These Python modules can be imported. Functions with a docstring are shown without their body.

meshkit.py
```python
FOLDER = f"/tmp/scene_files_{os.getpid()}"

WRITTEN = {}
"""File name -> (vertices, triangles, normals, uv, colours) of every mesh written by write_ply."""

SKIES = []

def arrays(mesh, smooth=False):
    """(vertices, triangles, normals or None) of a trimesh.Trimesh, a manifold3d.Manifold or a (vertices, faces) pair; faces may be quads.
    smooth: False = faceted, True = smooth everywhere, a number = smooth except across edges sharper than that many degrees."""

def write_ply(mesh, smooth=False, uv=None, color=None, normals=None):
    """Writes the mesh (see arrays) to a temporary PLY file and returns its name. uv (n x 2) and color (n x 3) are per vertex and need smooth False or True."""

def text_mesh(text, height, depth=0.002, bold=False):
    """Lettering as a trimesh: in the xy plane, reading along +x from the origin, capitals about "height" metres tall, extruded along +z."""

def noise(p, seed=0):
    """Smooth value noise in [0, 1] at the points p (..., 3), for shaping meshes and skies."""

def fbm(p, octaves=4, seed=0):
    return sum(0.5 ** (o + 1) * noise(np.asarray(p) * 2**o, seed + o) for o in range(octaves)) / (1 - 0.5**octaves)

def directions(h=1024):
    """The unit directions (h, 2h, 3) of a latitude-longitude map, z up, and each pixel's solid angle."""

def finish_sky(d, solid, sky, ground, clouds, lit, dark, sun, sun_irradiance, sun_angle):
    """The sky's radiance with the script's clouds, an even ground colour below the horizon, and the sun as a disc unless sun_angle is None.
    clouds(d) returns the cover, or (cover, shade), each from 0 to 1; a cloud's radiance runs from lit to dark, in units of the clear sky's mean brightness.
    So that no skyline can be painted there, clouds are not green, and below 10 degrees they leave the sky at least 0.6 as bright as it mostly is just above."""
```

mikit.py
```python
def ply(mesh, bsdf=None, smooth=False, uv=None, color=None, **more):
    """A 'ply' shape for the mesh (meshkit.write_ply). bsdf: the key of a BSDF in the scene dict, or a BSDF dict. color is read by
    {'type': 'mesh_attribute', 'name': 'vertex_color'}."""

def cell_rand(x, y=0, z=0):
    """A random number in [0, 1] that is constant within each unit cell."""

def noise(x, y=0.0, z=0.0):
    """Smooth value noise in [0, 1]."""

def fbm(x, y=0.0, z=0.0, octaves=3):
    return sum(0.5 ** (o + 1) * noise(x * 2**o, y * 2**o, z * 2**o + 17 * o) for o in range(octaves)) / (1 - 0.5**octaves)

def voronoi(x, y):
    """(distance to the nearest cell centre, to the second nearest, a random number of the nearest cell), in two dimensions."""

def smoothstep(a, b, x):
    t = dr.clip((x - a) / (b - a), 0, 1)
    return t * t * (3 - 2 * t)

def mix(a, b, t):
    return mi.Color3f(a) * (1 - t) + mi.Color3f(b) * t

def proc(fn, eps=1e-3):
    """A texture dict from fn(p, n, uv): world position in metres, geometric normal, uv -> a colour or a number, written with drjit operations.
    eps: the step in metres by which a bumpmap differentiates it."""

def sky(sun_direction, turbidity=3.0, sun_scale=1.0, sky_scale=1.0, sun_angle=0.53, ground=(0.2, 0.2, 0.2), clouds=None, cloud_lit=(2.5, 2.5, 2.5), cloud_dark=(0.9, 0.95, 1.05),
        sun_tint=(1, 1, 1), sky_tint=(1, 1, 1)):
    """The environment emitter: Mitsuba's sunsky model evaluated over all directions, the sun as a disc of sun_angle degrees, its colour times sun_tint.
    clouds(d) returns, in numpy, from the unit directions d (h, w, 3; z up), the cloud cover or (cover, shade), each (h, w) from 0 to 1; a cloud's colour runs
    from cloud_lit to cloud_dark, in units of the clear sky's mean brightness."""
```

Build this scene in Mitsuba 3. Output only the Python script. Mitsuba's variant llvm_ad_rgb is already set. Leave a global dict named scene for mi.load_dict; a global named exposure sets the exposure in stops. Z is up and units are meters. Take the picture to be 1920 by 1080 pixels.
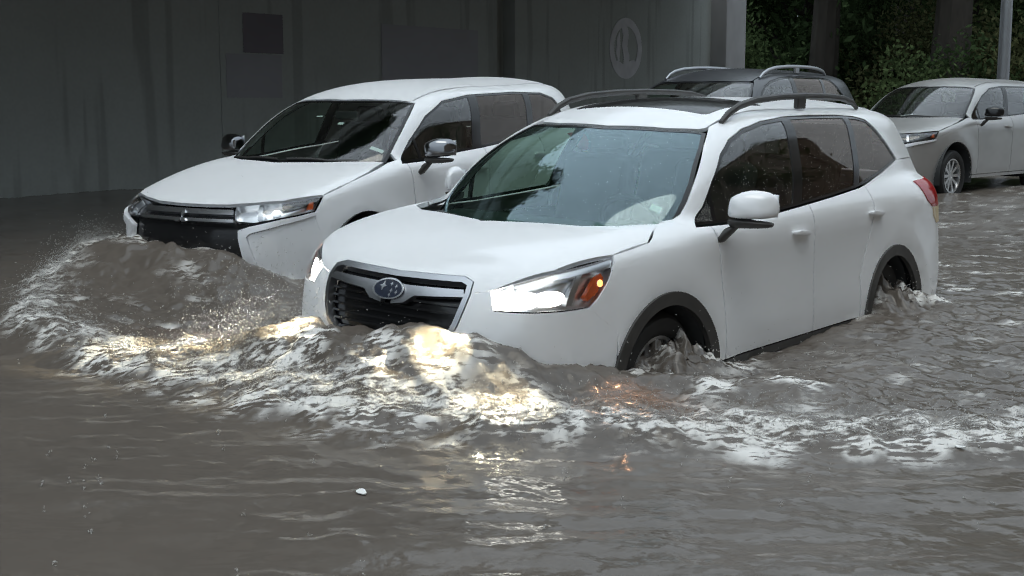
import math, random
import numpy as np, trimesh, shapely, mapbox_earcut
from shapely.geometry import Polygon, Point, box as sbox, LineString
from shapely.ops import unary_union
from shapely import affinity
from scipy.interpolate import PchipInterpolator
from scipy.ndimage import gaussian_filter1d
import drjit as dr
import mitsuba as mi
import mikit, meshkit
from mitsuba import ScalarTransform4f as T

scene, labels = {}, {}
rng = np.random.default_rng(7)
random.seed(7)

# ---------------------------------------------------------------- camera, sky, exposure
CAM = np.array([5.1115, 3.8846, 1.6448])
YAW, PITCH = -2.4918, -0.1421
FWD = np.array([math.cos(YAW) * math.cos(PITCH), math.sin(YAW) * math.cos(PITCH), math.sin(PITCH)])
scene['camera'] = {'type': 'perspective', 'fov': 42.9646, 'fov_axis': 'x', 'near_clip': 0.05, 'far_clip': 600.0,
                   'to_world': T().look_at(origin=CAM.tolist(), target=(CAM + FWD * 10).tolist(), up=[0, 0, 1])}
def cloud_cover(d):
    # an even overcast, three times as bright overhead as at the horizon, with faint cloud structure
    up = np.clip(d[..., 2], 0, 1)
    return np.ones(d.shape[:2]), np.clip(1 - up + .5 * (meshkit.fbm(d * [2.2, 2.2, 4.0] + 5, 4, 3) - .5), 0, 1)
scene['sky'] = mikit.sky([0.25, 0.15, 0.95], turbidity=4, sun_scale=0.1, sun_angle=35, clouds=cloud_cover,
                         cloud_lit=(1.90, 2.18, 2.42), cloud_dark=(0.66, 0.77, 0.87), sun_tint=(.85, .98, 1.1), ground=(0.12, 0.12, 0.11))
exposure = 2.45
WATER = 0.385

# ---------------------------------------------------------------- materials
def tw(d): return {'type': 'twosided', 'bsdf': d}
def pr(c, rough=.4, **k): return tw({'type': 'principled', 'base_color': {'type': 'rgb', 'value': list(c)} if not isinstance(c, dict) else c, 'roughness': rough, **k})
M = {}
def mat(name, d):
    scene[name] = d
    return name
mix, fbm, noise, smoothstep = mikit.mix, mikit.fbm, mikit.noise, mikit.smoothstep
def wet_white(p, n, uv):
    g = fbm(p.x * 3, p.y * 3, p.z * 5, 3)
    sp = smoothstep(.62, .8, fbm(p.x * 23 + 7, p.y * 23, p.z * 31, 3))
    return mix((.77, .78, .79), (.70, .71, .715), g * .6 + sp * .12)
mat('white_paint', pr(mikit.proc(wet_white), .12, specular=.85, clearcoat=1.0, clearcoat_gloss=.96))
mat('dark_paint', pr((.022, .024, .027), .25, specular=.5, clearcoat=1.0, clearcoat_gloss=.96))
mat('grey_paint', pr((.060, .063, .070), .25, metallic=.3, specular=.5, clearcoat=1.0, clearcoat_gloss=.96))
def silver_f(p, n, uv):
    return mix((.48, .475, .465), (.41, .405, .395), fbm(p.x * 4, p.y * 4, p.z * 6, 3))
mat('silver_paint', pr(mikit.proc(silver_f), .3, metallic=.55, specular=.5, clearcoat=1.0, clearcoat_gloss=.95))
mat('gloss_black', pr((.012, .012, .013), .12, specular=.5))
def cladding_f(p, n, uv):
    return mix((.030, .029, .028), (.055, .052, .048), fbm(p.x * 14, p.y * 14, p.z * 14, 3))
mat('black_plastic', pr(mikit.proc(cladding_f), .42, specular=.5))
mat('rubber', pr((.02, .02, .02), .6, specular=.4))
mat('chrome', pr((.80, .81, .83), .30, metallic=1.0))
mat('dark_chrome', pr((.26, .265, .28), .10, metallic=1.0))
mat('bright_trim', pr((.80, .81, .83), .30, metallic=.25, specular=.8, clearcoat=1.0))
mat('polished_chrome', pr((.72, .73, .75), .06, metallic=1.0))
mat('satin_metal', pr((.52, .53, .55), .32, metallic=1.0))
mat('alloy', pr((.62, .62, .62), .28, metallic=.9))
mat('cabin', pr((.035, .037, .038), .7))
mat('cabin_grey', pr((.20, .21, .21), .8))
mat('headliner', pr((.33, .36, .34), .9))
mat('seat_cloth', pr((.022, .022, .024), .85))
mat('glass', {'type': 'thindielectric', 'int_ior': 1.52, 'specular_transmittance': {'type': 'rgb', 'value': [.66, .76, .70]}})
mat('screen_glass', {'type': 'thindielectric', 'int_ior': 1.72, 'specular_transmittance': {'type': 'rgb', 'value': [.42, .56, .48]}, 'specular_reflectance': {'type': 'rgb', 'value': [.72, .93, 1.0]}})
mat('privacy_glass', {'type': 'thindielectric', 'int_ior': 1.52, 'specular_transmittance': {'type': 'rgb', 'value': [.25, .23, .22]}, 'specular_reflectance': {'type': 'rgb', 'value': [.62, .55, .50]}})
mat('clear_lens', {'type': 'thindielectric', 'int_ior': 1.49, 'specular_transmittance': {'type': 'rgb', 'value': [.93, .94, .94]}})
mat('red_lens', pr((.33, .006, .010), .08, specular=.6, clearcoat=1.0))
mat('cream_lens', pr((.62, .50, .30), .08, specular=.6, clearcoat=1.0))
mat('amber_lens', pr((.42, .06, .005), .1, specular=.6, clearcoat=1.0))
mat('mirror_glass', pr((.85, .87, .88), .02, metallic=1.0))
mat('paper_white', pr((.72, .74, .76), .6))
mat('badge_blue', pr((.016, .022, .040), .1, specular=.6, clearcoat=1.0))
def emit(c): return {'type': 'area', 'radiance': {'type': 'rgb', 'value': list(c)}}

# ---------------------------------------------------------------- naming
def number(key):
    if key not in USED:
        USED[key] = 0
        return key
    USED[key] += 1
    return f'{key}_{USED[key]:03d}'
USED = {}
def thing(name, label, cat, group=None):
    k = number(name)
    labels[k] = {'label': label, 'category': cat}
    if group: labels[k]['group'] = group
    return k
def structure(k, label=None):
    labels[k] = {'kind': 'structure'}
    if label: labels[k]['label'] = label
def put(parent, name, mesh, bsdf, tf=None, smooth=30, label=None, **more):
    k = number(f'{parent}__{name}' if parent else name)
    if isinstance(mesh, tuple) and len(mesh) == 3:
        v, f, n = mesh
        path = meshkit.write_ply((v, f), False, normals=n)
        d = {'type': 'ply', 'filename': path, 'face_normals': False, 'bsdf': {'type': 'ref', 'id': bsdf}, **more}
    else:
        d = mikit.ply(mesh, bsdf, smooth=smooth, **more)
    if tf is not None: d['to_world'] = tf
    scene[k] = d
    if label: labels[k] = {'label': label}
    return k

# ---------------------------------------------------------------- mesh helpers
def cat(*ms):
    ms = [m for m in ms if m is not None]
    if isinstance(ms[0], tuple):
        o, V, F, N = 0, [], [], []
        for v, f, n in ms:
            V.append(v); F.append(f + o); N.append(n); o += len(v)
        return np.vstack(V), np.vstack(F), np.vstack(N)
    return trimesh.util.concatenate(ms)
def mirror(m):
    v, f, n = m
    return v * [1, -1, 1], f[:, ::-1], n * [1, -1, 1]
def bx(c, s, rz=0, bev=0):
    if bev:
        m = rounded_box(s, bev)
    else:
        m = trimesh.creation.box(s)
    if rz: m.apply_transform(trimesh.transformations.rotation_matrix(rz, [0, 0, 1]))
    m.apply_translation(c)
    return m
def rounded_box(s, r, seg=2):
    m = trimesh.creation.icosphere(subdivisions=seg, radius=r)
    h = np.maximum(np.array(s) / 2 - r, 1e-4)
    m.vertices = m.vertices + np.sign(np.where(np.abs(m.vertices) < 1e-9, 1e-9, m.vertices)) * h
    return trimesh.Trimesh(*_hull(m.vertices))
def _hull(p):
    h = trimesh.convex.convex_hull(p)
    return h.vertices, h.faces
def tube(pts, r, n=10, caps=True):
    P = np.asarray(pts, float); R = np.broadcast_to(r, (len(P),))
    t = np.gradient(P, axis=0); t /= np.linalg.norm(t, axis=1, keepdims=True)
    up = np.array([0, 0, 1.0]) if abs(t[0, 2]) < .9 else np.array([1.0, 0, 0])
    V, prev = [], None
    for p, d, rr in zip(P, t, R):
        x = np.cross(d, up) if prev is None else prev - d * (prev @ d)
        x /= np.linalg.norm(x); prev = x; y = np.cross(d, x)
        a = np.arange(n) / n * 2 * np.pi
        V.append(p + rr * (np.cos(a)[:, None] * x + np.sin(a)[:, None] * y))
    V = np.vstack(V); F = []
    for i in range(len(P) - 1):
        for j in range(n):
            a, b = i * n + j, i * n + (j + 1) % n
            F += [[a, b, b + n], [a, b + n, a + n]]
    if caps:
        V = np.vstack([V, P[0], P[-1]]); c0, c1 = len(V) - 2, len(V) - 1
        for j in range(n):
            F += [[c0, (j + 1) % n, j], [c1, (len(P) - 1) * n + j, (len(P) - 1) * n + (j + 1) % n]]
    m = trimesh.Trimesh(V, F, process=False); m.fix_normals() if len(F) < 400 else None
    return m
def lathe(prof, n=40, axis='y'):
    m = trimesh.creation.revolve(np.array(prof, float), sections=n)
    if axis == 'y': m.apply_transform(trimesh.transformations.rotation_matrix(-np.pi / 2, [1, 0, 0]))
    return m
def loft_hull(pts): return trimesh.convex.convex_hull(np.asarray(pts, float))
def smoothed(m, n=1):
    for k in range(n):
        m = m.subdivide()
        if k: trimesh.smoothing.filter_laplacian(m, lamb=.5, iterations=3, volume_constraint=False)
    return m

# ---------------------------------------------------------------- car skins: one implicit surface per car, panels cut out of it
def lut(pts, sm=.05):
    a = np.array(sorted(pts), float); n = 600
    X = np.linspace(a[0, 0], a[-1, 0], n); Y = PchipInterpolator(a[:, 0], a[:, 1])(X)
    Y = gaussian_filter1d(np.r_[Y[0] + (Y[1] - Y[0]) * np.arange(-100, 0), Y, Y[-1] + (Y[-1] - Y[-2]) * np.arange(1, 101)], n * sm)[100:-100]
    return lambda t: np.interp(t, X, Y)
def smax(a, b, k): return .5 * (a + b + np.sqrt((a - b) ** 2 + k * k))
class Skin:
    def __init__(s, **k):
        for n, v in k.items(): setattr(s, n, lut(v) if isinstance(v, list) else v)
    def lower(s, x, y, z):
        y = np.abs(y); w = s.W(x) + s.S(z)
        for ax in (s.fx, -s.wb):
            w = w + s.bulge * np.exp(-((np.hypot(x - ax, z - s.wr) - .46) / .13) ** 2)
        return smax(smax(smax(y - w, (z - (s.Zh(x) - s.Dh(y))) * .97, s.ks), x - (s.Xf(z) - s.Pf(y)), s.kf), s.Xr(z) + s.Pr(y) - x, s.kr)
    def green(s, x, y, z):
        y = np.abs(y)
        g = smax(smax(smax((y - (s.Wg(x) + s.Sg(z))) * .95, z - (s.Zr(x) - s.Cr * y * y), s.kg), (x - (s.Xw(z) - s.Cw(z) * y * y)) * .55, s.kw), (s.Xt(z) + s.Ct * y ** 4 - x) * .9, s.kt)
        return np.maximum(g, .97 - z)
    def F(s, x, y, z): return -smax(-s.lower(x, y, z), -s.green(x, y, z), .03)
    def grad(s, P, f, e=2e-3):
        x, y, z = P.T
        g = np.stack([f(x + e, y, z) - f(x - e, y, z), f(x, y + e, z) - f(x, y - e, z), f(x, y, z + e) - f(x, y, z - e)], 1)
        return g / np.maximum(np.linalg.norm(g, axis=1, keepdims=True), 1e-9)
    def cast(s, O, D, t1, f, n=44):
        ts = np.linspace(0, t1, n); hit = np.full(len(D), float(t1)); lo = np.zeros(len(D)); done = np.zeros(len(D), bool)
        for a, b in zip(ts[:-1], ts[1:]):
            i = np.where(~done)[0]
            if not len(i): break
            neg = f(*(O[i] + D[i] * b).T) < 0; j = i[neg]
            lo[j] = a; hit[j] = b; done[j] = True
        for _ in range(15):
            m = (lo + hit) / 2; neg = f(*(O + D * m[:, None]).T) < 0
            hit = np.where(neg, m, hit); lo = np.where(neg, lo, m)
        return O + D * ((lo + hit) / 2)[:, None]

class Plane:
    """panels drawn in a plane: axis a, axis b, and the rays run along -n"""
    def __init__(s, a, b, n, far=1.6): s.a, s.b, s.n, s.far, s.t = np.array(a, float), np.array(b, float), np.array(n, float), far, 2 * far
    def co(s, P): P = np.atleast_2d(P); return np.stack([P @ s.a, P @ s.b], 1)
    def rays(s, q, c): return q[:, :1] * s.a + q[:, 1:2] * s.b + s.n * s.far, np.broadcast_to(-s.n, (len(q), 3))
class Polar:
    """panels drawn round an upright axis at x = xc: (angle, height)"""
    def __init__(s, xc, sign=1): s.xc, s.sg, s.t = xc, sign, 2.0
    def co(s, P): P = np.atleast_2d(P); return np.stack([np.arctan2(P[:, 1], s.sg * (P[:, 0] - s.xc)), P[:, 2]], 1)
    def rays(s, q, c):
        d = np.stack([s.sg * np.cos(q[:, 0]), np.sin(q[:, 0]), 0 * q[:, 0]], 1)
        return np.array([s.xc, 0, 0]) + d * 2.0 + np.stack([0 * q[:, 1], 0 * q[:, 1], q[:, 1]], 1), -d
c40, s40 = math.cos(math.radians(40)), math.sin(math.radians(40))
SIDE = Plane([1, 0, 0], [0, 0, 1], [0, 1, 0])
TOP = Plane([1, 0, 0], [0, 1, 0], [0, 0, 1], 2.4); TOP.t = 2.4
HOOD = Plane([0, 1, 0], [c40, 0, -s40], [s40, 0, c40], 2.6); HOOD.t = 3.0
SCREEN = Plane([0, 1, 0], [.877, 0, -.48], [.48, 0, .877], 2.6); SCREEN.t = 3.0
SHOULDER = Plane([1, 0, 0], [0, -math.sin(math.radians(42)), math.cos(math.radians(42))], [0, math.cos(math.radians(42)), math.sin(math.radians(42))], 2.6); SHOULDER.t = 2.4
FRONT, REAR = Polar(-.2), Polar(-2.9, -1)

def densify(poly, h):
    return shapely.segmentize(poly, h)
def polys(g):
    return [p for p in getattr(g, 'geoms', [g]) if p.geom_type == 'Polygon' and p.area > 1e-5]
def mesh2d(poly, h):
    poly = densify(poly, h); x0, y0, x1, y1 = poly.bounds
    gx, gy = np.meshgrid(np.arange(math.floor(x0 / h), math.ceil(x1 / h)), np.arange(math.floor(y0 / h), math.ceil(y1 / h)), indexing='ij')
    gx, gy = gx.ravel() * h, gy.ravel() * h
    cells = shapely.box(gx, gy, gx + h, gy + h); shapely.prepare(poly)
    inside = shapely.contains_properly(poly, cells); touch = shapely.intersects(poly, cells) & ~inside
    V, F, o = [], [], 0
    for x, y in zip(gx[inside], gy[inside]):
        V.append([[x, y], [x + h, y], [x + h, y + h], [x, y + h]]); F.append([[o, o + 1, o + 2], [o, o + 2, o + 3]]); o += 4
    for g in shapely.intersection(poly, cells[touch]):
        for p in polys(g):
            rings = [np.array(r.coords)[:-1] for r in [p.exterior, *p.interiors]]
            v = np.vstack(rings); t = mapbox_earcut.triangulate_float64(v, np.cumsum([len(r) for r in rings]).astype(np.uint32)).reshape(-1, 3)
            V.append(v); F.append(t.astype(int) + o); o += len(v)
    v, f = np.vstack(V), np.vstack(F)
    key, idx, inv = np.unique(np.round(v, 6), axis=0, return_index=True, return_inverse=True)
    f = inv.ravel()[f]; v = v[idx]
    a, b, c = v[f[:, 0]], v[f[:, 1]], v[f[:, 2]]
    ar = (b[:, 0] - a[:, 0]) * (c[:, 1] - a[:, 1]) - (b[:, 1] - a[:, 1]) * (c[:, 0] - a[:, 0])
    f = np.where((ar < 0)[:, None], f[:, ::-1], f)[np.abs(ar) > 1e-10]
    return v, f
def lift_pts(B, L, q, f, off):
    O, D = L.rays(q, None); P = B.cast(np.array(O), np.array(D), L.t, f); N = B.grad(P, f)
    return P + N * off, N, D
def panel(B, L, poly, h=.03, off=0.0, depth=.022, f=None, lip=0.0):
    """a sheet of the skin inside the outline poly (drawn in lift L), with its edges turned inwards"""
    f = f or B.F; out = []
    for p in polys(poly):
        q, t = mesh2d(p, h); P, N, D = lift_pts(B, L, q, f, off)
        fn = np.cross(P[t[:, 1]] - P[t[:, 0]], P[t[:, 2]] - P[t[:, 0]])
        flip = (fn * N[t[:, 0]]).sum(1) < 0
        t = np.where(flip[:, None], t[:, ::-1], t)
        out.append((P, t, N))
        if depth:
            for r in [p.exterior, *p.interiors]:
                c = np.array(densify(r, h).coords); P, N, D = lift_pts(B, L, c, f, off)
                inner = P - N * depth; m = len(P)
                tang = np.gradient(P, axis=0); s = np.cross(tang, N); s /= np.maximum(np.linalg.norm(s, axis=1, keepdims=True), 1e-9)
                V = np.vstack([P, inner]); i = np.arange(m - 1)
                F_ = np.vstack([np.stack([i, i + 1, i + 1 + m], 1), np.stack([i, i + 1 + m, i + m], 1)])
                e = np.cross(V[F_[:, 1]] - V[F_[:, 0]], V[F_[:, 2]] - V[F_[:, 0]]); sg = np.sign((e * s[F_[:, 0] % m]).sum()) or 1
                out.append((V, F_, np.vstack([s, s]) * sg))
    return cat(*out)
def P2(L, pts3): return L.co(np.array(pts3, float))
def poly_of(L, pts3): return Polygon(P2(L, pts3)).buffer(0)
def sym(L, half):
    """outline from the half with y > 0, first and last point on the middle line"""
    a = np.array(half, float); b = a[::-1] * [1, -1, 1]
    return poly_of(L, np.vstack([a, b]))
def circle(x, z, r, n=48): return Point(x, z).buffer(r, n)
def ribbon(L, pts3, w): return LineString(P2(L, pts3)).buffer(w / 2, cap_style='flat', join_style='mitre')

# ---------------------------------------------------------------- the two car bodies of the queue
A_SKIN = Skin(fx=-.03, wb=2.67, wr=.35, bulge=.018, ks=.09, kf=.16, kr=.12, kg=.09, kw=.06, kt=.08, Cr=.17, Ct=.35,
 W=[(-3.75,.901),(-3.3,.942),(-2.67,.918),(-1.4,.905),(-.4,.899),(0,.893),(.4,.88),(.7,.845),(1,.79)],
 S=[(.1,-.03),(.3,.02),(.45,.03),(.7,.013),(.9,.008),(1,.014),(1.1,-.022),(1.2,-.087),(1.4,-.293)],
 Zh=[(-3.8,1.167),(-3,1.217),(-2,1.18),(-1,1.125),(-.3,1.096),(0,1.079),(.3,1.052),(.6,1.006),(.8,.949),(.95,.872),(1.2,.736)],
 Dh=[(0,0),(.3,0),(.55,.005),(.7,.012),(.8,.03),(1,.08)],
 Xf=[(.1,.8),(.25,.901),(.45,.957),(.6,.959),(.75,.945),(.9,.922),(1,.86),(1.2,.711)],
 Pf=[(0,-.002),(.2,-.001),(.4,.032),(.55,.077),(.7,.154),(.8,.254),(.9,.442),(1.05,.796)],
 Xr=[(.1,-3.511),(.3,-3.639),(.5,-3.684),(.7,-3.671),(.9,-3.623),(1.15,-3.592),(1.3,-3.507)],
 Pr=[(0,0),(.4,.01),(.6,.03),(.75,.07),(.85,.12),(1,.3)],
 Wg=[(-3.7,.706),(-3.3,.77),(-2.7,.817),(-1.8,.837),(-1,.833),(-.4,.788),(0,.762)],
 Sg=[(.8,.016),(1.05,-.006),(1.2,-.031),(1.4,-.101),(1.55,-.151),(1.7,-.245)],
 Zr=[(-3.8,1.532),(-3.4,1.6),(-3,1.625),(-2.5,1.629),(-2,1.63),(-1.6,1.631),(-1.3,1.634),(-1.05,1.595),(-.8,1.532),(0,1.307)],
 Xw=[(.8,.427),(1,.064),(1.07,-.033),(1.2,-.224),(1.3,-.403),(1.4,-.603),(1.5,-.84),(1.6,-1.092),(1.8,-1.695)],
 Cw=[(1,.591),(1.2,.436),(1.55,.284)],
 Xt=[(.8,-3.661),(1.1,-3.602),(1.3,-3.503),(1.45,-3.418),(1.55,-3.421),(1.7,-3.4)])
B_SKIN = Skin(fx=0, wb=2.67, wr=.35, bulge=.015, ks=.07, kf=.13, kr=.12, kg=.09, kw=.05, kt=.09, Cr=.17, Ct=.35,
 W=[(-3.75,.84),(-3.3,.875),(-2.67,.894),(-1.4,.897),(-.4,.898),(0,.894),(.4,.866),(.7,.825),(1,.776)],
 S=[(.1,-.06),(.3,-.031),(.45,-.007),(.7,0),(.9,-.005),(1,-.002),(1.1,-.038),(1.2,-.097),(1.4,-.298)],
 Zh=[(-3.8,1.141),(-3,1.202),(-2,1.174),(-1,1.13),(-.4,1.128),(0,1.085),(.3,1.01),(.6,.95),(.8,.927),(.95,.889),(1.2,.765)],
 Dh=[(0,0),(.3,0),(.55,.005),(.7,.012),(.8,.03),(1,.08)],
 Xf=[(.1,.78),(.25,.86),(.45,.899),(.6,.917),(.75,.914),(.9,.887),(1,.835),(1.2,.697)],
 Pf=[(0,.008),(.2,.017),(.4,.047),(.55,.086),(.7,.174),(.8,.275),(.9,.452),(1.05,.801)],
 Xr=[(.1,-3.5),(.3,-3.62),(.5,-3.67),(.7,-3.67),(.9,-3.62),(1.15,-3.58),(1.3,-3.5)],
 Pr=[(0,0),(.4,.01),(.6,.03),(.75,.07),(.85,.12),(1,.3)],
 Wg=[(-3.7,.713),(-3.3,.783),(-2.7,.821),(-1.8,.832),(-1,.813),(-.4,.78),(0,.762)],
 Sg=[(.8,.017),(1.05,-.005),(1.2,-.042),(1.4,-.092),(1.55,-.158),(1.7,-.248)],
 Zr=[(-3.8,1.527),(-3.4,1.591),(-3,1.634),(-2.5,1.626),(-2,1.637),(-1.6,1.64),(-1.3,1.628),(-1.05,1.568),(-.8,1.497),(0,1.283)],
 Xw=[(.8,.353),(1,-.014),(1.1,-.156),(1.2,-.336),(1.3,-.515),(1.4,-.703),(1.5,-.905),(1.6,-1.157),(1.8,-1.743)],
 Cw=[(1,.608),(1.2,.473),(1.55,.305)],
 Xt=[(.8,-3.661),(1.1,-3.602),(1.3,-3.507),(1.45,-3.431),(1.55,-3.423),(1.7,-3.402)])

SPEC_A = dict(skin=A_SKIN,
 ws=[(.235,0,1.043),(.213,.04,1.043),(.164,.244,1.048),(.11,.49,1.048),(.004,.617,1.051),(-.207,.708,1.058),(-.292,.727,1.064),(-.357,.731,1.085),(-.423,.725,1.137),(-.51,.706,1.216),(-.757,.612,1.39),(-.885,.553,1.455),(-.875,.50,1.462),(-.828,.35,1.464),(-.789,.044,1.466),(-.785,0,1.466)],
 hood=[(.25,0,1.04),(.228,.04,1.043),(.18,.244,1.048),(.125,.49,1.048),(.02,.625,1.051),(-.194,.722,1.055),(-.074,.76,1.033),(.058,.818,.992),(.319,.801,.957),(.609,.697,.907),(.745,.576,.856),(.788,.524,.827),(.815,.474,.811),(.831,.426,.805),(.800,.413,.847),(.787,.353,.865),(.80,.26,.862),(.81,.153,.860),(.817,0,.857)],
 gap=[(-.194,1.055),(-.074,1.033),(.058,.992),(.319,.957)],
 seam=[(.319,.957),(.354,.914),(.403,.85),(.465,.787),(.51,.752),(.449,.694),(.372,.64)],
 dlo=[(-.354,1.029),(-.501,1.11),(-.623,1.225),(-.785,1.354),(-.923,1.425),(-1.085,1.475),(-1.308,1.512),(-1.615,1.533),(-1.938,1.538),(-2.312,1.536),(-2.571,1.525),(-2.695,1.505),(-2.79,1.445),(-2.899,1.355),(-2.997,1.253),(-2.69,1.19),(-2.393,1.14),(-2.236,1.119),(-1.838,1.09),(-1.493,1.068),(-1.103,1.044),(-.682,1.025)],
 pillars=[((-1.60,1.515),(-1.435,1.068),.10),((-2.42,1.52),(-2.24,1.12),.07),((-.575,1.22),(-.60,1.03),.03)],
 doors=[(-.47,-.50),(-1.50,-1.49),(-2.30,-2.09)], arch=[(-.01,.345,.424,.366),(-2.567,.335,.430,.369)], wheel=[(-.01,.335),(-2.575,.335)], rock=.335,
 roof_y=.525, ws_top=[(-.797,0),(-.84,.35),(-.895,.50),(-.93,.525)], handles=[(-1.32,.935),(-2.295,.975)])
SPEC_B = dict(skin=B_SKIN,
 ws=[(-.125,0,1.10),(-.136,.06,1.10),(-.20,.40,1.10),(-.33,.66,1.10),(-.441,.735,1.101),(-.527,.727,1.137),(-.825,.663,1.349),(-1.052,.583,1.472),(-1.03,.53,1.478),(-.97,.30,1.49),(-.935,.07,1.495),(-.93,0,1.495)],
 hood=[(-.105,0,1.10),(-.118,.06,1.10),(-.18,.40,1.10),(-.31,.66,1.10),(-.416,.755,1.078),(-.15,.812,1.03),(.057,.824,.991),(.34,.805,.924),(.46,.74,.912),(.579,.664,.905),(.67,.50,.893),(.734,.313,.882),(.755,.12,.881),(.758,0,.881)],
 gap=[(-.416,1.078),(-.15,1.03),(.057,.991),(.34,.924)],
 seam=[(.34,.924),(.444,.812),(.45,.80),(.405,.62),(.40,.60)],
 dlo=[(-.536,1.062),(-.744,1.214),(-1.015,1.379),(-1.299,1.48),(-1.68,1.512),(-2.365,1.509),(-2.823,1.485),(-3.007,1.434),(-3.063,1.376),(-3.10,1.24),(-2.6,1.16),(-2.0,1.12),(-1.593,1.10),(-1.273,1.09),(-.772,1.06)],
 pillars=[((-1.72,1.515),(-1.56,1.10),.11),((-2.56,1.50),(-2.42,1.13),.09),((-.80,1.24),(-.83,1.06),.03)],
 doors=[(-.58,-.60),(-1.62,-1.58),(-2.50,-2.12)], arch=[(0,.35,.45,.43),(-2.67,.35,.45,.43)], wheel=[(0,.345),(-2.67,.345)], rock=.30,
 roof_y=.55, ws_top=[(-.942,0),(-.98,.30),(-1.04,.53),(-1.06,.55)], handles=[(-1.46,.96),(-2.42,.99)])

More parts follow.
